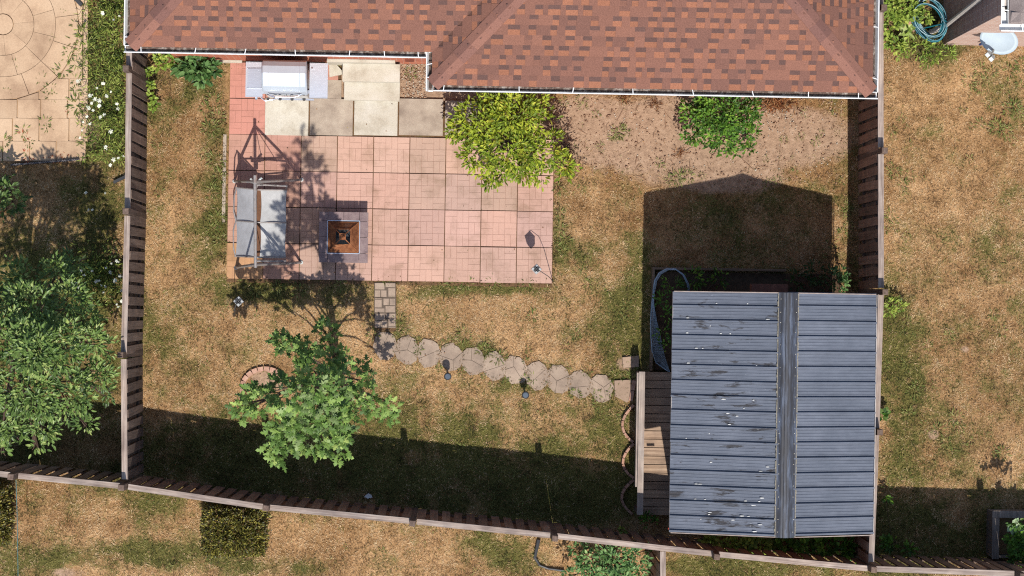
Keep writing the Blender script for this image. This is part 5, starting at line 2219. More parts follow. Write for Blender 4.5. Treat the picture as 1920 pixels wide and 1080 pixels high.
def bush(name, label, cat, base, lst, dens, leaves, L, Wd, cols, shape='oval', mat=None, spread=.1, up=.6, droop=0.0, shell=.5, r0=.018, singles=0, group=None, zmin=.03):
    mat = mat or M_LEAF
    lb = lobes(lst)
    b = at(*base)
    t_ = thing(name, b, label, cat, group)
    stems(b, lb, r0, 'stem', t_)
    P, D, N, Cc, LL, WW = crown(lb, dens, leaves, L, Wd, cols, spread, shell, up, droop, zmin)
    if singles:
        k = single_leaves(t_, P, D, N, Cc, LL, WW, shape, mat, singles)
        P, D, N, Cc, LL, WW = P[k], D[k], N[k], Cc[k], LL[k], WW[k]
    leaf_part('foliage', P, D, N, LL, WW, shape, Cc, mat, t_, 'stuff')
    return t_


F_ = 1.5
YEL = [lit(222, 218, 84, F_), lit(184, 196, 60, F_), lit(134, 156, 42, F_), lit(96, 116, 32, F_), lit(190, 172, 60, F_)]
GRN = [lit(158, 190, 72, F_), lit(112, 154, 50, F_), lit(76, 116, 36, F_), lit(48, 80, 26, F_), lit(132, 150, 66, F_)]
MAP = [lit(186, 204, 112, F_), lit(146, 172, 86, F_), lit(108, 140, 64, F_), lit(74, 102, 44, F_), lit(158, 176, 114, F_)]
GLS = [lit(164, 174, 102, F_), lit(112, 136, 66, F_), lit(78, 102, 46, F_), lit(48, 66, 30, F_)]
OLV = [lit(172, 158, 74, F_), lit(118, 114, 48, F_), lit(78, 80, 32, F_), lit(52, 50, 24, F_), lit(104, 78, 42, F_)]
VIN = [lit(160, 188, 120, F_), lit(110, 146, 82, F_), lit(70, 106, 52, F_), lit(44, 72, 36, F_)]
WED = [lit(204, 212, 100, F_), lit(158, 178, 74, F_), lit(112, 138, 50, F_), lit(78, 100, 38, F_)]
SHADE_COLS = [lit(140, 96, 70), lit(100, 70, 58), lit(74, 56, 50), lit(60, 50, 44)]  # dark browns for the leaf clumps that imitate shade

# ---- two shrubs under the eaves
bush('shrub', 'bright yellow green shrub spreading over the corner of the red patio', 'shrub', (950, 268),
     [(905, 228, 1.1, 50), (962, 210, 1.3, 52), (955, 275, 1.2, 58), (1018, 282, .9, 44), (898, 290, .9, 38), (868, 240, .7, 26), (1058, 312, .55, 22), (930, 322, .7, 28), (1000, 225, 1.0, 38),
      (1010, 325, .55, 20), (935, 176, 1.2, 44), (1000, 185, .9, 30), (846, 246, .55, 12), (920, 345, .5, 14), (1078, 318, .45, 12), (980, 318, .8, 28)],
     95, 9, .075, .032, YEL, 'oval', M_LEAF, .10, .55, .05)
bush('shrub', 'rounded fresh green shrub on the bare soil below the right gutter', 'shrub', (1348, 232),
     [(1345, 218, 1.0, 50), (1308, 218, .8, 32), (1392, 220, .8, 34), (1350, 262, .65, 32), (1300, 252, .5, 20), (1398, 255, .6, 24), (1340, 190, 1.0, 42), (1375, 280, .35, 14), (1290, 205, .5, 16), (1410, 205, .6, 18), (1405, 280, .3, 9)],
     110, 9, .062, .034, GRN, 'oval', M_LEAF, .09, .55)
bush('shade_leaves', 'dark leaf clump standing in for shaded foliage right of the yellow green shrub', 'shrub', (1050, 255),  # added clump, the foliage's shade is put into its dark leaf colours
     [(1046, 225, .25, 20), (1056, 250, .3, 22), (1066, 285, .22, 20), (1030, 205, .3, 18), (1082, 305, .15, 12)], 120, 7, .05, .022, SHADE_COLS, 'kite', M_LEAF, .10, .4, r0=.006)
bush('shade_leaves', 'small dark leaf clump standing in for shadow at the left edge of the rounded green shrub', 'shrub', (1278, 250),  # added dark leaves in place of the shadow beside this shrub
     [(1277, 245, .15, 12), (1280, 212, .15, 7)], 120, 6, .04, .02, SHADE_COLS, 'kite', M_LEAF, .07, .4, r0=.004)
P = np.array([at(*p) for p in np.stack([rng.normal(1458, 17, 260), rng.normal(194, 7, 260)], -1)])
P[:, 2] = rng.uniform(.01, .06, len(P))
D_ = unit(len(P)); D_[:, 2] *= .15
N_ = np.tile([[0, 0, 1.0]], (len(P), 1)) + unit(len(P)) * .4
cb = np.array([lit(186, 124, 80), lit(150, 92, 58), lit(110, 68, 46), lit(210, 160, 110)])[:, :3]
o = leaf_part('dry_frond_pile', P, D_, N_, rng.uniform(.06, .16, len(P)), np.full(len(P), .014), 'kite', cb[rng.integers(0, 4, len(P))], M_BLADE, None, None)
tag(o, 'heap of dry rust brown fronds beside the rounded green shrub', 'leaf pile')
for (cx_, cy_, lab) in ((1172, 187, 'tuft of dry stalks on the soil just below the middle of the right gutter'), (1228, 196, 'tuft of pale dry stalks left of the rounded green shrub'), (1275, 288, 'tuft of rust brown stalks below the rounded green shrub')):
    P = np.array([at(*p) for p in np.stack([rng.normal(cx_, 6, 50), rng.normal(cy_, 4, 50)], -1)])
    P[:, 2] = rng.uniform(.01, .05, len(P))
    D_ = unit(len(P)); D_[:, 2] = np.abs(D_[:, 2]) * .3
    o = leaf_part('dry_stalk_tuft', P, D_, np.tile([[0, 0, 1.0]], (len(P), 1)) + unit(len(P)) * .4, rng.uniform(.05, .14, len(P)), np.full(len(P), .009), 'kite', cb[rng.integers(0, 4, len(P))], M_BLADE, None, None)
    tag(o, lab, 'dry plant')

# ---- maple in the middle of the lawn
ML = [(456, 763, 2.4, 22), (491, 748, 2.6, 28), (523, 735, 2.8, 30), (470, 745, 2.2, 16),
      (541, 815, 4.2, 36), (560, 785, 4.8, 40), (585, 815, 4.6, 40), (523, 845, 4.0, 26), (632, 815, 3.6, 28), (640, 843, 3.4, 20), (612, 790, 4.4, 34),
      (598, 758, 5.2, 34), (592, 728, 5.7, 20), (560, 745, 5.3, 20), (618, 738, 4.2, 30), (575, 722, 3.6, 26),
      (625, 692, 3.5, 24), (627, 662, 3.3, 20), (628, 718, 3.8, 24), (640, 680, 3.3, 14),
      (676, 712, 2.0, 24), (672, 750, 2.6, 30), (700, 763, 2.2, 20), (728, 760, 1.8, 16), (721, 784, 1.5, 9), (650, 765, 3.4, 28), (690, 700, 1.5, 14),
      (543, 645, 1.2, 26), (570, 668, 1.5, 24), (615, 618, 1.0, 20), (578, 700, 1.8, 26), (527, 640, .9, 14), (610, 645, 1.2, 16)]
mt = thing('maple_tree', at(632, 696), 'young maple tree with grey green lobed leaves in the middle of the dry lawn', 'tree')
lbm = lobes(ML)
bm = at(634, 696)
topm = at(594, 728, 5.5)
m = MB()
m.tube([bm + Vector((0, 0, -.05)), bm.lerp(topm, .25) + Vector((.03, .02, 0)), bm.lerp(topm, .6), topm], [.06, .05, .035, .012], 9)
part('trunk', m, M_BARK, mt)
m = MB()
for c, r in lbm:
    c = Vector(c)
    f = max(.1, min(.9, (c.z - .5) / 5.5 * .9))
    p = bm.lerp(topm, f)
    m.tube([p, p.lerp(c, .5) + Vector((0, 0, .12)), c], [.02, .014, .005], 6)
    for k in range(4):
        u = unit(1)[0]
        e = c + Vector((u[0] * r[0], u[1] * r[1], u[2] * r[2]))
        m.tube([p.lerp(c, .7), c.lerp(e, .6), e], [.008, .006, .003], 4)
part('branch', m, M_BARK, mt, 'stuff')
P, D, N, Cc, LL, WW = crown(lbm, 46, 7, .112, .115, MAP, .13, .6, .55, .05)
k = single_leaves(mt, P, D, N, Cc, LL, WW, 'maple', M_LEAF, 300)
leaf_part('foliage', P[k], D[k], N[k], LL[k], WW[k], 'maple', Cc[k], M_LEAF, mt, 'stuff')

# ---- neighbour's broad tree on the left
NL = [(60, 575, 3.0, 56), (128, 560, 2.7, 42), (18, 640, 3.3, 60), (104, 650, 3.3, 62), (172, 640, 2.5, 36), (60, 735, 3.1, 62), (134, 735, 2.8, 48), (184, 705, 2.3, 30), (18, 800, 2.7, 36),
      (85, 800, 2.4, 28), (-50, 700, 3.3, 80), (140, 490, 2.0, 22), (105, 515, 2.3, 30), (40, 520, 2.2, 34), (-30, 560, 2.6, 50), (200, 650, 1.9, 16), (68, 835, 2.0, 12), (160, 790, 2.0, 18), (200, 735, 1.9, 14),
      (60, 655, 3.6, 50), (0, 840, 2.2, 18), (165, 590, 2.2, 24)]
nl = thing('broad_tree', at(75, 655), 'spreading tree with glossy elongated leaves beyond the grey brown fence', 'tree')
lbn = lobes(NL)
bn = at(75, 652)
m = MB()
m.tube([bn + Vector((0, 0, -.05)), bn + Vector((.02, 0, .9)), bn + Vector((-.05, -.02, 1.7))], [.1, .085, .07], 9)
part('trunk', m, M_BARK, nl)
m = MB()
f0 = bn + Vector((-.05, -.02, 1.65))
for c, r in lbn:
    c = Vector(c)
    m.tube([f0, f0.lerp(c, .5) + Vector((0, 0, .1)), c], [.04, .025, .008], 6)
    for k in range(6):
        u = unit(1)[0]
        e = c + Vector((u[0] * r[0], u[1] * r[1], u[2] * r[2]))
        m.tube([f0.lerp(c, .75), c.lerp(e, .6), e], [.012, .008, .004], 4)
part('branch', m, M_BARK, nl, 'stuff')
P, D, N, Cc, LL, WW = crown(lbn, 82, 10, .084, .034, GLS, .12, .55, .6, .1)
k = single_leaves(nl, P, D, N, Cc, LL, WW, 'oval', M_LEAFG, 300)
leaf_part('foliage', P[k], D[k], N[k], LL[k], WW[k], 'oval', Cc[k], M_LEAFG, nl, 'stuff')
bush('shrub', 'low dark leafy shrub at the left edge below the buff stone patio', 'shrub', (12, 372), [(10, 360, .7, 26), (28, 378, .6, 20), (5, 400, .6, 22), (-20, 380, .8, 30), (12, 330, .5, 14)], 60, 8, .09, .04, GLS, 'oval', M_LEAFG, .1)


# ---- clipped shrubs along the bottom fence
def box_bush(label, base, x0_, x1_, y0_, y1_, h, cols, cat='hedge'):
    b = at(*base)
    t_ = thing('clipped_shrub', b, label, cat)
    n = int((x1_ - x0_) * (y1_ - y0_) * 2.1)
    # points near the faces of a soft rounded block
    u = rng.uniform(-1, 1, (n, 2))
    z = h * (1 - rng.random(n) ** 2.2 * .9)
    rr = np.maximum(np.abs(u[:, 0]), np.abs(u[:, 1]))
    bul = 1 - .14 * (z / h) ** 3 + .12 * (rng.random(n) - .5) + .22 * (fbm(u[:, 0] * 3 + 9, u[:, 1] * 3 + z * 2 + 5, .9, 83) - .5)
    lim = 1.0 - .10 * (np.abs(u[:, 0]) * np.abs(u[:, 1]))
    px = (x0_ + x1_) / 2 + u[:, 0] * (x1_ - x0_) / 2 * bul * lim
    py = (y0_ + y1_) / 2 + u[:, 1] * (y1_ - y0_) / 2 * bul * lim
    zt_ = z * (1 - .35 * np.clip(rr - .6, 0, 1)) * (.88 + .2 * fbm(px / 110, py / 110, .14, 31))
    P = np.array([at(a, b_, 0.0) for a, b_ in zip(px, py)])
    P[:, 2] = zt_
    out = np.stack([u[:, 0], -u[:, 1], np.full(n, .8)], -1)
    D_ = out + unit(n) * 1.0
    N_ = np.tile([[0, 0, 1.0]], (n, 1)) * .6 + unit(n) * .5
    q = rng.random(n) * .999 * (len(cols) - 1)
    i0 = q.astype(int)
    A = np.array(cols)[:, :3]
    col = A[i0] * (1 - (q - i0))[:, None] + A[i0 + 1] * (q - i0)[:, None]
    leaf_part('foliage', P, D_, N_, rng.uniform(.035, .065, n), np.full(n, .026), 'kite', col, M_LEAFG, t_, 'stuff')
    w_ = 160              # stray shoots on the clipped faces
    iz = rng.integers(0, n, w_)
    leaf_part('shoot', P[iz] + np.stack([rng.uniform(-.04, .04, w_), rng.uniform(-.04, .04, w_), rng.uniform(.02, .09, w_)], -1), D_[iz], N_[iz], rng.uniform(.05, .09, w_), np.full(w_, .024), 'kite', col[iz] * 1.15, M_LEAFG, t_, 'stuff')
    m = MB()
    for k in range(14):
        e = P[rng.integers(n)]
        m.tube([b + Vector((rnd.uniform(-.05, .05), rnd.uniform(-.05, .05), 0)), b.lerp(Vector(e), .5) + Vector((0, 0, .1)), Vector(e) * .98 + Vector(b) * .02], [.014, .01, .004], 5)
    part('stem', m, M_BARK, t_)


box_bush('squarish clipped shrub with olive yellow leaves just below the slanting fence', (446, 992), 384, 506, 938, 1036, 1.0, OLV)
box_bush('clipped olive shrub cut off by the left bottom corner', (-5, 965), -46, 30, 900, 1018, 1.0, OLV)
bush('vine_bush', 'leafy vine bush with rows of pale leaflets below the slanting fence', 'shrub', (1140, 1058),
     [(1105, 1052, .8, 26), (1150, 1046, 1.2, 32), (1188, 1046, 1.15, 28), (1130, 1075, .8, 32), (1195, 1075, .9, 26), (1070, 1078, .5, 14), (1140, 1105, .8, 40), (1085, 1030, .6, 14), (1165, 1070, 1.1, 24), (1215, 1030, .7, 8)],
     85, 9, .07, .034, VIN, 'oval', M_LEAF, .09, .6, singles=120)

# ---- leafy growth round the shed
bush('bed_plant', 'dark leafy plants crowding the shaded bed next to the garden netting', 'plant', (1246, 600),
     [(1243, 560, .4, 12), (1248, 590, .42, 12), (1243, 620, .38, 11), (1249, 650, .34, 10), (1262, 535, .32, 18), (1300, 520, .28, 20), (1350, 522, .22, 16)], 110, 8, .06, .026, GRN, 'oval', M_LEAF, .1, .5, r0=.008)
bush('bed_plant', 'dark leafy mass at the shaded right end of the bed behind the shed', 'plant', (1525, 515),
     [(1490, 525, .35, 18), (1528, 515, .45, 24), (1556, 520, .5, 18)], 70, 8, .065, .03, [lit(84, 108, 50), lit(60, 84, 38), lit(42, 60, 28)], 'oval', M_LEAF, .1, .55, r0=.01)
bush('leafy_weed', 'sunlit leafy weed between the shed corner and the board fence', 'plant', (1577, 528),
     [(1577, 515, .55, 13), (1580, 532, .5, 11), (1575, 545, .3, 9)], 170, 8, .055, .03, VIN, 'oval', M_LEAF, .06, .6, r0=.008)
bush('creeper', 'leafy creeper growing between the shed and the slanting fence', 'plant', (1400, 1000),
     [(1330, 1010, .5, 14), (1360, 1018, .8, 18), (1395, 1020, .85, 20), (1425, 1024, .7, 16), (1412, 1008, .9, 14)], 150, 8, .075, .05, WED, 'oval', M_LEAF, .08, .65, r0=.008, singles=60)
bush('creeper', 'darker leafy creeper tucked behind the right half of the shed', 'plant', (1540, 1008),
     [(1470, 1022, .5, 18), (1510, 1026, .6, 20), (1550, 1022, .65, 22), (1590, 1024, .6, 18), (1608, 1035, .4, 12), (1565, 1008, .9, 12)], 130, 8, .08, .055, GRN, 'oval', M_LEAF, .08, .65, r0=.008, singles=40)
bush('leafy_weed', 'small leafy weed in the dark corner below the deck', 'plant', (1213, 972), [(1212, 972, .3, 12), (1226, 976, .25, 8)], 150, 7, .06, .03, GRN, 'oval', M_LEAF, .06, .6, r0=.006)
bush('leafy_weed', 'tiny bright weed standing against the slanting fence left of the shed', 'plant', (1166, 986), [(1168, 993, .6, 4), (1164, 996, .5, 3)], 300, 6, .05, .03, WED, 'oval', M_LEAF, .04, .6, r0=.005)
bush('leafy_weed', 'bright green weed in the neighbouring lawn beside the shed fence', 'plant', (1676, 576), [(1672, 570, .22, 13), (1686, 574, .2, 11), (1668, 585, .18, 9)], 160, 7, .06, .026, WED, 'oval', M_LEAF, .07, .6, r0=.005)
bush('leafy_weed', 'broad leafed weed squeezed against the outer side of the shed fence', 'plant', (1654, 778), [(1654, 778, .2, 7)], 160, 6, .09, .07, GRN, 'oval', M_LEAF, .04, .8, r0=.005)
bush('leafy_weed', 'shaded leafy weeds at the outer foot of the shed fence', 'plant', (1680, 1020), [(1672, 1018, .3, 18), (1660, 930, .25, 9), (1700, 1030, .2, 14)], 100, 7, .08, .04, GRN, 'oval', M_LEAF, .09, .6, r0=.006)
bush('planter_greens', 'dense leafy greens filling the timber planter box', 'plant', (1910, 1015), [(1902, 1008, .7, 18), (1916, 1028, .7, 20), (1935, 1010, .75, 22), (1905, 1045, .6, 14), (1945, 1040, .6, 20), (1904, 978, 1.25, 9), (1930, 985, 1.35, 11), (1948, 990, 1.2, 9)], 150, 8, .07, .045, GRN, 'oval', M_LEAF, .07, .65, r0=.008)
m_ = np.array([at(1898, 984, .75)]); 
leafs = np.array([[.15, -.9, .1], [.8, -.3, .1], [-.5, -.6, .2], [.5, .6, .2]])
o = leaf_part('broad_leaf_plant', np.repeat(m_, 4, 0), leafs, np.tile([[0, 0, 1.0]], (4, 1)), np.array([.2, .22, .15, .16]), np.array([.13, .14, .1, .1]), 'oval', np.tile(np.array(lit(150, 172, 130, F_))[:3], (4, 1)), M_LEAF, None, None)
tag(o, 'pale broad leaved plant at the top corner of the timber planter', 'plant')

# ---- growth by the upper fences
bush('leafy_plant', 'large lobed blue green plant against the house wall in the upper left corner', 'plant', (372, 132),
     [(368, 124, .4, 26), (396, 128, .32, 14), (345, 118, .42, 20), (378, 142, .25, 18)], 110, 7, .11, .06, VIN, 'oval', M_LEAF, .08, .7, r0=.008, singles=50)
bush('climbing_weed', 'bright climbing weed at the foot of the grey brown fence below the eave', 'plant', (284, 160),
     [(284, 135, .25, 9), (283, 158, .22, 8), (285, 182, .2, 9), (290, 196, .15, 8), (300, 118, .3, 14), (322, 112, .3, 14)], 200, 7, .06, .04, WED, 'oval', M_LEAF, .05, .7, r0=.005)
bush('weed_thicket', 'thicket of yellow green weeds between the board fence and the teal hose', 'plant', (1685, 45),
     [(1676, 8, .5, 26), (1704, 18, .5, 22), (1668, 48, .4, 16), (1690, 30, .5, 20), (1664, 75, .3, 12), (1720, 2, .4, 14), (1680, 80, .25, 14)], 110, 8, .075, .04, WED, 'oval', M_LEAF, .09, .65, r0=.008)
bush('weed_thicket', 'loose green weeds along the lawn edge below the teal hose coil', 'plant', (1725, 95),
     [(1700, 92, .28, 16), (1728, 88, .3, 18), (1752, 98, .25, 18), (1775, 100, .2, 14), (1740, 112, .18, 14), (1690, 102, .15, 12)], 110, 8, .07, .022, WED, 'kite', M_LEAF, .09, .5, r0=.006)
bush('leafy_weed', 'tuft of leaves growing up through the middle of the hose coil', 'plant', (1737, 42), [(1737, 34, .6, 12), (1732, 26, .55, 9)], 170, 7, .06, .035, WED, 'oval', M_LEAF, .06, .65, r0=.006)
c = np.array(at(1698, 60, .3))
ang = np.array([.4, 1.5, 2.6, 3.6, 4.6, 5.6, .9])
D_ = np.stack([np.cos(ang), np.sin(ang), np.full(7, .25)], -1)
o = leaf_part('rosette_plant', np.tile(c, (7, 1)), D_, np.tile([[0, 0, 1.0]], (7, 1)), rng.uniform(.14, .22, 7), np.full(7, .075), 'oval', np.array([lit(190, 206, 120, F_)[:3]] * 7) * rng.uniform(.8, 1.1, (7, 1)), M_LEAF, None, None)
tag(o, 'rosette plant with large pale leaves near the pinkish flat stone', 'plant')

# ---- wild flower strip beyond the left fence
wf = thing('flower_patch', at(195, 160), 'patch of small white flowers and feathery greens along the outer side of the left fence', 'flowers')
n = 5200
px, py = rng.uniform(150, 236, n), rng.uniform(-30, 305, n)
dd = np.clip((236 - px) / 80, 0, 1)
ok = rng.random(n) > dd ** 1.3 * .75 + .12 * np.sin(py / 19) ** 2
px, py = px[ok], py[ok]
P = np.array([at(a, b_, 0) for a, b_ in zip(px, py)])
h = fbm(P[:, 0], P[:, 1], .35, 41)
P[:, 2] = np.clip((h - .25) * .8, .02, .5) * rng.uniform(.4, 1, len(P))
D_ = unit(len(P)); D_[:, 2] = np.abs(D_[:, 2]) * .8
A = np.array([lit(176, 186, 92, F_), lit(124, 142, 62, F_), lit(92, 112, 50, F_), lit(70, 90, 42, F_)])[:, :3]
leaf_part('foliage', P, D_, np.tile([[0, 0, 1.0]], (len(P), 1)) + unit(len(P)) * .6, rng.uniform(.05, .13, len(P)), rng.uniform(.008, .02, len(P)), 'kite', A[np.clip((rng.random(len(P)) * 3 + (.5 - h) * 3).astype(int), 0, 3)], M_LEAF, wf, 'stuff')
M_PETAL = leaf_mat('petal', .6, .3, .2)
FL = [(193, 25), (213, 37), (224, 30), (193, 157), (182, 165), (170, 179), (172, 194), (187, 189), (200, 180), (208, 172), (173, 192), (166, 202), (175, 207), (195, 215), (188, 220), (163, 219), (156, 229),
      (169, 232), (219, 195), (221, 204), (154, 244), (150, 258), (208, 247), (199, 277), (222, 296), (213, 300), (232, 293), (207, 310), (200, 180), (147, 152), (186, 199), (178, 186),
      (130, 502), (152, 508), (158, 516), (173, 508), (186, 526), (190, 535), (198, 537), (194, 548), (207, 511), (199, 502), (216, 526), (226, 518), (228, 545), (219, 571), (222, 575), (161, 361), (197, 362), (166, 393), (173, 393),
      (144, 532), (147, 540), (180, 528), (209, 494), (220, 490), (228, 565)]
A_ = [2 * PI * k / 9 for k in range(9)]
fm = []
for v_ in range(3):
    n = 26
    r_ = np.sqrt(rng.random(n)) * .028
    th = rng.uniform(0, 2 * PI, n)
    P0 = np.stack([r_ * np.cos(th), r_ * np.sin(th), .012 - r_ * .3], -1)
    th = rng.uniform(0, 2 * PI, n)
    V_, lo, si, k_ = leaf_arrays(P0, np.stack([np.cos(th), np.sin(th), np.full(n, .1)], -1), np.tile([[0, 0, 1.0]], (n, 1)), np.full(n, .018), np.full(n, .016), 'kite')
    fm.append(fast_mesh('flower', V_, lo, si, [M_PETAL], None, False, np.tile([[.62, .62, .52]], (len(V_), 1))))
for i, (a, b_) in enumerate(FL[:32]):
    z = rnd.uniform(.3, .5)
    s_ = rnd.uniform(.5, 1.15)
    place('flower', fm[i % 3], at(a, b_, z), wf, (rnd.uniform(-.2, .2), rnd.uniform(-.2, .2), rnd.uniform(0, 6)), (s_, s_, s_))
wf2 = thing('flower_patch', at(185, 525), 'small patch of white flowers between the spreading tree and the grey brown fence', 'flowers')
n = 1500
px, py = rng.normal(185, 32, n), rng.normal(520, 28, n)
ok = px < 232
P = np.array([at(a, b_, 0) for a, b_ in zip(px[ok], py[ok])])
P[:, 2] = rng.uniform(.02, .35, len(P))
D_ = unit(len(P)); D_[:, 2] = np.abs(D_[:, 2])
leaf_part('foliage', P, D_, np.tile([[0, 0, 1.0]], (len(P), 1)) + unit(len(P)) * .6, rng.uniform(.05, .12, len(P)), rng.uniform(.01, .022, len(P)), 'kite', A[rng.integers(0, 4, len(P))], M_LEAF, wf2, 'stuff')
for i, (a, b_) in enumerate(FL[32:]):
    z = rnd.uniform(.3, .45)
    s_ = rnd.uniform(.5, 1.15)
    place('flower', fm[i % 3], at(a, b_, z), wf2, (rnd.uniform(-.2, .2), rnd.uniform(-.2, .2), rnd.uniform(0, 6)), (s_, s_, s_))


# ---- low weeds: tufts in the lawn, joints and soil
def tufts(name, spots, L, w, cols, per=18, lift=.6):
    P, D_, N_, Ls, Cs = [], [], [], [], []
    A = np.array(cols)[:, :3]
    for (px, py, s_) in spots:
        c = np.array(at(px, py, .01))
        k = max(4, int(per * s_))
        th = rng.uniform(0, 2 * PI, k)
        rr = np.sqrt(rng.random(k)) * .055 * s_
        P.append(c + np.stack([rr * np.cos(th), rr * np.sin(th), rng.random(k) * .02], -1))
        D_.append(np.stack([np.cos(th), np.sin(th), rng.uniform(.1, lift, k)], -1))
        N_.append(np.tile([[0, 0, 1.0]], (k, 1)) + unit(k) * .3)
        Ls.append(L * rng.uniform(.6, 1.3, k) * s_ ** .5)
        Cs.append(A[rng.integers(0, len(cols), k)] * rng.uniform(.8, 1.15, (k, 1)))
    P, D_, N_, Ls, Cs = (np.concatenate(a) for a in (P, D_, N_, Ls, Cs))
    leaf_part(name, P, D_, N_, Ls, Ls * w, 'kite', Cs, M_LEAF, None, 'stuff')


TW = [lit(172, 176, 104, F_), lit(134, 146, 76, F_), lit(102, 122, 58, F_), lit(150, 140, 84, F_)]
sp = [(1838, 132, 2), (1860, 135, 1.6), (1818, 152, 2), (1836, 166, 1.6), (1848, 152, 1.2), (1892, 135, 2.2), (1916, 122, 2), (1884, 168, 1.4), (1897, 205, 2.6), (1903, 198, 2), (1912, 210, 2), (1915, 160, 1.6),
      (1874, 240, 2.4), (1865, 238, 2), (1884, 248, 2), (1890, 243, 1.6), (1838, 232, 1.4), (1822, 237, 1), (1690, 222, 1.2), (1672, 245, 1.2), (1704, 270, 1), (1852, 195, 1), (1700, 600, 1.2), (1900, 265, 1),
      (1676, 320, 2), (1692, 345, 1.4), (1708, 330, 1.4), (1670, 405, 1.8), (1678, 425, 1.2), (1660, 430, 1.2), (1700, 445, 1.2), (1714, 735, 2), (1720, 725, 1.6), (1704, 775, 1.8), (1790, 785, 2.2), (1760, 805, 2), (1800, 800, 1.6),
      (1775, 830, 1.6), (1785, 850, 1.6), (1878, 850, 2), (1868, 845, 1.6), (1780, 630, 1.6), (1862, 588, 1.6), (1877, 622, 1.4), (1738, 648, 1.4), (1750, 720, 1), (1662, 912, 1.5),
      (1102, 534, 1.4), (1140, 540, 1.2), (998, 592, 1.6), (870, 629, 2), (907, 658, 2), (910, 648, 1.2), (935, 668, 2.2), (1000, 708, 1.2), (1080, 628, 1.2), (1060, 652, 1.2), (1175, 572, 1.4), (1192, 545, 1.2), (1155, 706, 1.8),
      (1125, 760, 1.6), (1170, 775, 1.6), (1080, 740, 1.6), (985, 712, 1.2), (784, 656, 1.2), (700, 628, 1.6), (748, 600, 1.4), (830, 645, 1), (1186, 698, 1.6), (1118, 740, 1.4), (1145, 735, 1.2),
      (875, 530, 2), (925, 528, 1.8), (845, 532, 1.4), (990, 530, 1.4), (640, 535, 1.6), (560, 545, 2), (520, 540, 2), (480, 545, 1.6), (1050, 400, 1.6), (1052, 430, 1.6), (1060, 450, 2), (1046, 355, 1.6), (1058, 470, 1.4),
      (410, 220, 2), (400, 190, 2), (395, 240, 2.4), (405, 300, 2.4), (412, 330, 2), (398, 360, 2), (408, 410, 2.2), (400, 430, 1.8), (414, 450, 1.8), (380, 290, 1.4), (385, 205, 1.6), (340, 470, 1.2), (300, 360, 1.2), (295, 270, 1.4),
      (1158, 247, 2.2), (1168, 250, 1.8), (1150, 255, 1.4), (1090, 185, 1.6), (1094, 200, 1.2), (1236, 305, 1.2), (1275, 333, 2.2), (1290, 330, 1.8), (1262, 336, 1.8), (1056, 190, 1.2), (1118, 215, 1), (1588, 390, 1.6), (1580, 400, 1.2),
      (1590, 425, 1.4), (1580, 440, 1.6), (1560, 455, 1.4), (1505, 255, 1), (1530, 265, 1.2), (1470, 262, 1), (1540, 250, .8), (770, 138, 1.6), (1440, 345, 1.4),
      (440, 120, 1.4), (628, 122, 1.6), (621, 118, 1.2), (1580, 340, 1), (1420, 250, .8)]
for (a_, b_) in zip(stones, stones[1:]):
    for q_ in range(7):
        sp.append(((a_[0] + b_[0]) / 2 + rnd.gauss(0, 1.5), (a_[1] + b_[1]) / 2 + rnd.choice((-1, 1)) * rnd.uniform(20, 28), rnd.uniform(.3, .8)))
for k in range(900):
    px, py = rnd.uniform(270, 1900), rnd.uniform(190, 1075)
    p = at(px, py)
    g_, d_, k_ = lawn_masks(np.array([p.x]), np.array([p.y]))
    if lawn_ok(np.array([p.x]), np.array([p.y]))[0] and rnd.random() < .12 + g_[0]:
        sp.append((px, py, rnd.uniform(.3, 1.0)))
tufts('lawn_weeds', sp, .05, .2, TW)
sp = []
for i in range(1, 10):       # moss and weeds in the patio joints
    for k in range(16):
        py = rnd.uniform(258, 525)
        if rnd.random() < .5:
            sp.append((at_px_x := to_px(PX0 + TILE * i, at(700, py).y, 0.03)[0], py, rnd.uniform(.08, .3)))
for j in range(1, 4):
    for k in range(40):
        px = rnd.uniform(430, 1035)
        sp.append((px, to_px(at(px, 400).x, PYT - ROW * j, .03)[1], rnd.uniform(.08, .28)))
sp += [(575, 461, .6), (590, 462, .6), (610, 461, .6), (560, 461, .5), (835, 340, .4), (700, 425, .5), (695, 480, .5), (685, 500, .4), (690, 320, .4), (903, 500, .5), (905, 395, .6), (835, 390, .5), (870, 391, .5), (950, 391, .5)]
for k in range(150):      # grass creeping over the slab edges
    r_ = rnd.random()
    if r_ < .55:
        sp.append((rnd.uniform(428, 1040), 528.5 + rnd.gauss(0, 2.5), rnd.uniform(.3, 1.0)))
    elif r_ < .8:
        sp.append((1039 + rnd.gauss(0, 2.5), rnd.uniform(330, 528), rnd.uniform(.3, .9)))
    else:
        sp.append((420 + rnd.gauss(0, 3), rnd.uniform(190, 525), rnd.uniform(.3, .9)))
tufts('joint_weeds', sp, .045, .3, [lit(120, 104, 50), lit(94, 82, 40), lit(112, 110, 52), lit(84, 64, 36)], 12)
sp = []                    # dry blades lapping over the stepping stones
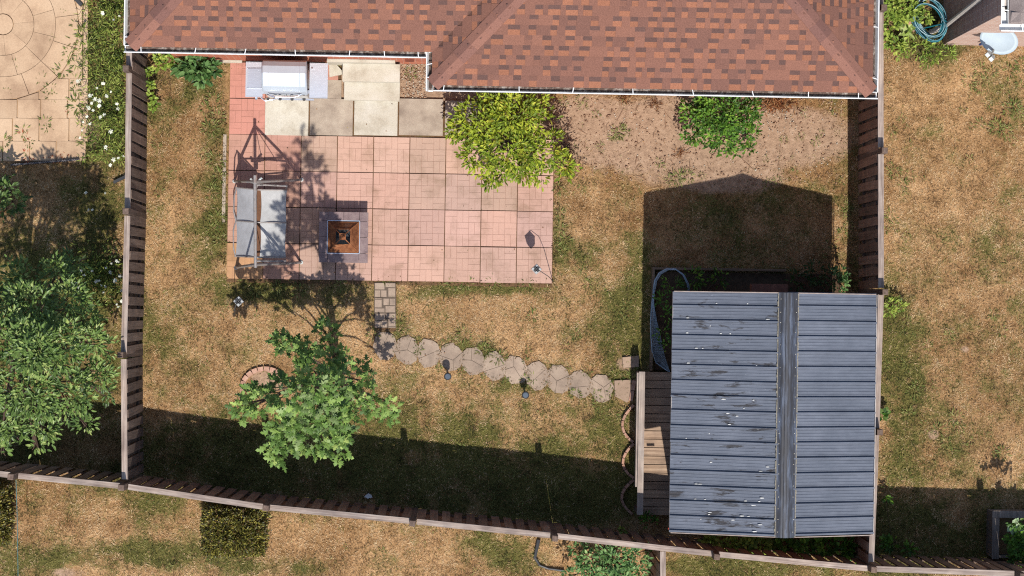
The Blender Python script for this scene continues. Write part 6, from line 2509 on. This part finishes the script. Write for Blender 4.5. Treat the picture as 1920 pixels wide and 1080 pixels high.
for (a_, b_) in stones:
    for q_ in range(15):
        an = 2 * PI * q_ / 15 + rnd.uniform(-.2, .2)
        sp.append((a_ + 20.5 * math.cos(an) + rnd.gauss(0, 1), b_ + 26.5 * math.sin(an) + rnd.gauss(0, 1.2), rnd.uniform(.3, .9)))
tufts('path_edge_grass', sp, .04, .16, [lit(226, 184, 140), lit(190, 147, 106), lit(150, 118, 80), lit(128, 126, 70)], 16, .5)
sp = [(147, 48, 1.5), (139, 75, 1.4), (160, 65, 2.4), (162, 85, 2.6), (130, 95, 1.6), (128, 105, 1.4), (118, 132, 2.2), (78, 146, 1.2), (95, 165, 1.4), (94, 180, 1.4), (142, 150, 1.4), (145, 170, 1.4), (140, 195, 2.2), (150, 198, 2),
      (84, 230, 1.6), (90, 240, 1), (43, 244, 1.5), (53, 265, 1.2), (52, 285, 1), (4, 265, 2), (160, 265, 1.8), (12, 172, .8), (30, 118, .8), (115, 25, .8), (160, 10, 1.4), (145, 118, 1.4), (96, 68, .7), (5, 290, 1.4)]
tufts('stone_patio_weeds', sp, .07, .18, TW, 14, .8)
sp = [(44, 255, 1.2), (52, 292, 1.6), (110, 297, 1), (125, 294, 1), (120, 270, .6), (100, 299, 1), (88, 298, .8), (128, 212, .5), (108, 210, .4)]
tufts('dead_weeds', sp, .06, .3, [lit(190, 96, 60), lit(160, 78, 50), lit(200, 130, 90)], 14)

# ---- a few fallen leaves on lawn and slabs
n = 420
px = np.concatenate([rng.uniform(280, 1900, 260), rng.normal(600, 110, 160)])
py = np.concatenate([rng.uniform(190, 1075, 260), rng.normal(700, 110, 160)])
P = np.array([at(a, b_, .045) for a, b_ in zip(px, py)])
D_ = unit(n); D_[:, 2] *= .2
A = np.array([lit(196, 150, 96), lit(150, 104, 64), lit(214, 190, 130), lit(120, 90, 60)])[:, :3]
leaf_part('fallen_leaves', P, D_, np.tile([[0, 0, 1.0]], (n, 1)) + unit(n) * .3, rng.uniform(.015, .04, n), rng.uniform(.01, .022, n), 'kite', A[rng.integers(0, 4, n)], M_BLADE, None, 'stuff')
